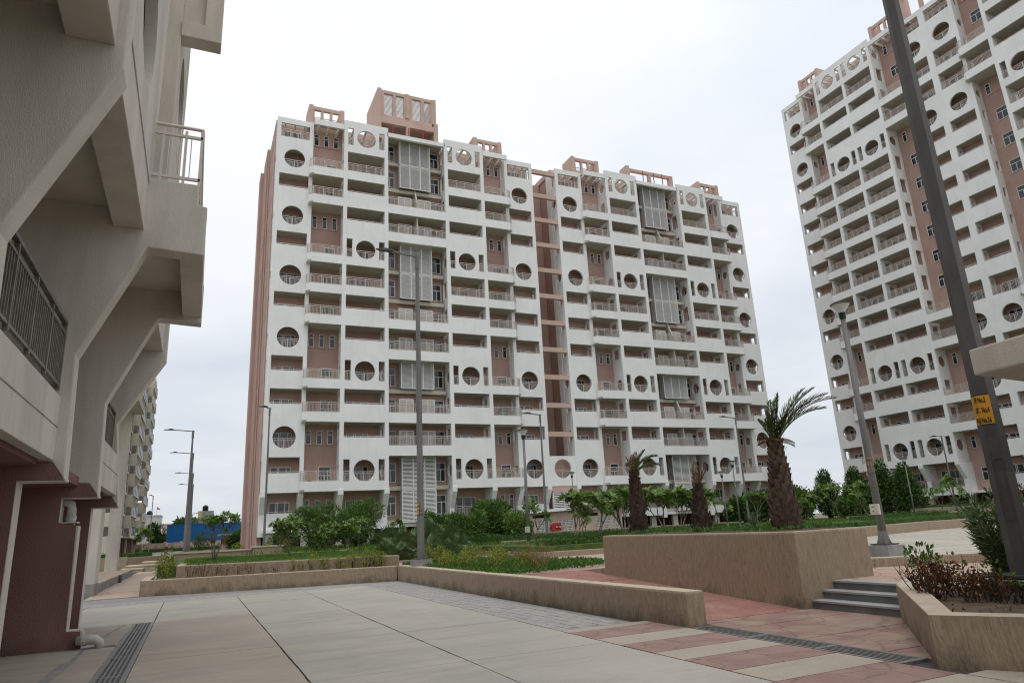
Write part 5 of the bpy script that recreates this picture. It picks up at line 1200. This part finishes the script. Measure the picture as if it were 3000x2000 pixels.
# date palms on the big planter
def date_palm(label, loc, H, r0, r1, seed, fr, bm='boot'):
    r = random.Random(seed); t = thing('date_palm', label, 'palm tree', loc, group='date palms in the tall planter')
    core = MB(); n = 9; core.path([(0, 0, -.05)]+[(math.sin(k*.9+seed)*.012, math.cos(k*.7)*.012, H*k/n) for k in range(1, n+1)], [r0*.9]+[(r0+(r1-r0)*(k/n)**1.1)*.9 for k in range(1, n+1)], 12)
    obj('trunk', core, t, mats='boot_dark', smooth=True)
    bt = MB(); N_ = int(H*58); ga = 2.39996
    for i in range(N_):
        z = H*(i+.5)/N_; a = i*ga; rad = (r0+(r1-r0)*(z/H)**1.1)*.86; o_ = Vector((math.cos(a), math.sin(a), 0)); s_ = Vector((-o_.y, o_.x, 0))
        h_ = r.uniform(.15, .22)*(.65+.5*rad/.35); w_ = r.uniform(.11, .15)*(.5+.65*rad/.35); p = o_*rad+Vector((0, 0, z)); lean = r.uniform(.2, .42)
        tp = p+Vector((0, 0, h_))+o_*h_*lean
        bt.add([p-s_*w_*.5, p+s_*w_*.5, tp+s_*w_*.33, tp-s_*w_*.33, p-s_*w_*.3-o_*.04, p+s_*w_*.3-o_*.04, tp+s_*w_*.2-o_*.035, tp-s_*w_*.2-o_*.035], [(0, 1, 2, 3), (3, 2, 6, 7), (1, 5, 6, 2), (0, 3, 7, 4), (4, 7, 6, 5)])
        if r.random() < .35 or z > H*.72:      # frayed fibre
            q = tp+s_*r.uniform(-.03, .03); bt.leaf(q, (Vector((0, 0, 1))+o_*r.uniform(.1, .9)+rv(r)*.4).normalized(), o_, r.uniform(.05, .16), .012)
    obj('leaf_bases', bt, t, mats=bm)
    gb = MB(); db = MB()
    for (ax, ay, az, ln, cv, dead) in fr:
        feather(db if dead else gb, Vector((r.uniform(-.04, .04), r.uniform(-.04, .04), H-.06)), Vector((ax, ay, az)), ln, 44 if not dead else 26, (.34*ln**.5) if not dead else .16, .028 if not dead else .017, cv, r, rise=.35)
    if gb.v: obj('fronds', gb, t, mats='leaf_palm')
    if db.v: obj('dead_fronds', db, t, mats='frond_dead')
    return t
date_palm('first date palm from the left, dark trunk with one bent green frond', (10.45, 15.3, 1.28), 1.55, .25, .10, 1,
    [(.45, -.2, 1, .85, 1.5, 0), (.6, -.3, .8, .75, 1.3, 0), (.25, -.2, 1, .7, .9, 0), (-.2, .1, 1, .5, .5, 1), (.0, -.2, 1, .6, .6, 1), (.15, .1, 1, .55, .5, 1), (-.1, -.1, 1, .45, .3, 1)], 'boot_dark')
date_palm('middle date palm with dried brown spiky crown', (10.6, 13.0, 1.28), 1.0, .25, .085, 2,
    [(.15, -.1, 1, .6, .2, 1), (-.15, .1, 1, .5, .3, 1), (.05, .05, 1, .65, .1, 1), (.25, -.15, 1, .45, .4, 1), (-.1, -.2, 1, .4, .3, 1), (.3, -.2, .9, .5, .5, 1)], 'boot_dark')
date_palm('third and largest date palm with green fronds leaning right', (10.6, 10.45, 1.28), 1.75, .31, .12, 3,
    [(.62, -.38, 1.2, 1.6, 1.25, 0), (.58, -.32, 1.25, 1.5, 1.2, 0), (.5, -.3, 1.3, 1.4, 1.0, 0), (.55, -.36, 1.1, 1.25, 1.3, 0), (.45, -.2, 1.25, 1.3, .9, 0), (.15, -.1, 1.3, 1.0, .35, 0), (.05, -.02, 1.3, .85, .1, 0), (.25, -.1, 1.3, .95, .4, 0),
     (-.12, .06, 1.3, .6, .1, 0), (-.3, .18, 1.0, .55, .6, 0), (-.2, .12, 1.2, .5, .3, 0), (.3, -.2, 1.0, .6, .7, 0),
     (.5, .2, .5, .35, 1.2, 1), (-.5, .1, .5, .35, 1.2, 1), (.3, -.5, .4, .4, 1.4, 1), (-.2, -.4, .4, .35, 1.4, 1), (.6, -.4, .3, .4, 1.2, 1), (-.4, .3, .3, .35, 1.2, 1)])
# oleander and dried shrubs in the corner planter
r = random.Random(9); b = MB(); s_ = MB()
for i in range(40):
    a = r.random()*6.28; d = Vector((math.cos(a)*.3*r.random(), math.sin(a)*.3*r.random(), 1)).normalized(); h = r.uniform(.7, 1.5)
    pts = [Vector((math.cos(a)*.1, math.sin(a)*.1, -.05))]
    for k in range(7):
        pts.append(pts[-1]+d*h/7); d = (d+Vector((math.cos(a), math.sin(a), -.3))*.035+rv(r)*.05).normalized()
        if k > 0:
            for q in range(12):
                ld = (d*.6+rv(r)*.95).normalized(); b.leaf(pts[-1]-d*r.random()*h/7, ld, rv(r), r.uniform(.13, .22), .028, fold=.25)
    s_.path(pts, [.012*(1-.1*k) for k in range(8)], 5)
plant('oleander', 'tall narrow-leaved oleander behind the thick steel pole', 'shrub', (10.75, 6.45, .42), [('stem', s_, 'bark_dark'), ('foliage', b, 'leaf_fan')])
def dried(seed, w_, h, n, green):
    r = random.Random(seed); b = MB(); s_ = stems(seed, 12, h*.9, .75, .008, 4); gb = MB()
    for i in range(n):
        v = rv(r); p = Vector((v.x*w_*.5, v.y*w_*.5, h*(.5+.42*v.z))); b.leaf(p, (rv(r)+Vector((0, 0, -.6))).normalized(), rv(r), r.uniform(.05, .095), .032, fold=.45)
    for i in range(green):
        v = rv(r); p = Vector((v.x*w_*.4-.05, v.y*w_*.4, h*(.85+.2*v.z))); gb.leaf(p, (v+Vector((0, 0, .7))).normalized(), rv(r), r.uniform(.05, .1), .045)
    pr = [('stem', s_, 'bark_dark'), ('dry_leaves', b, 'leaf_dry')]
    if green: pr.append(('green_leaves', gb, 'leaf_mid'))
    return pr
for (x, y, w_, h, n, gr, d_) in ((9.0, 6.5, .5, .6, 230, 40, 'leftmost, with green shoots on top'), (9.25, 6.75, .45, .68, 170, 55, 'behind the leftmost, half green'), (9.2, 6.05, .4, .46, 130, 0, 'in the middle front'), (9.55, 6.5, .5, .56, 190, 8, 'in the middle, reddest'), (9.5, 6.0, .35, .48, 90, 12, 'before the thick pole'), (9.3, 5.72, .3, .4, 55, 6, 'thin one nearest the concrete footing')):
    plant('dried_shrub', 'dried brown shrub in the corner planter, '+d_, 'shrub', (x, y, .39), dried(int(x*100+y*10), w_, h, n, gr), 'dried shrubs in the corner planter')
b = MB(); r = random.Random(4)
for i in range(14): b.leaf(Vector((r.uniform(-.05, .05), r.uniform(-.05, .05), .1)), (rv(r)+Vector((0, 0, .2))).normalized(), Vector((0, 0, 1)), r.uniform(.08, .13), .07)
plant('broad_weed', 'broad-leaved green weed beside the concrete footing of the thick pole', 'weed', (9.35, 5.62, .5), [('stem', MB().tube((0, 0, -.15), (0, 0, .12), .008, n=4), 'bark_dark'), ('leaves', b, 'leaf_mid')])
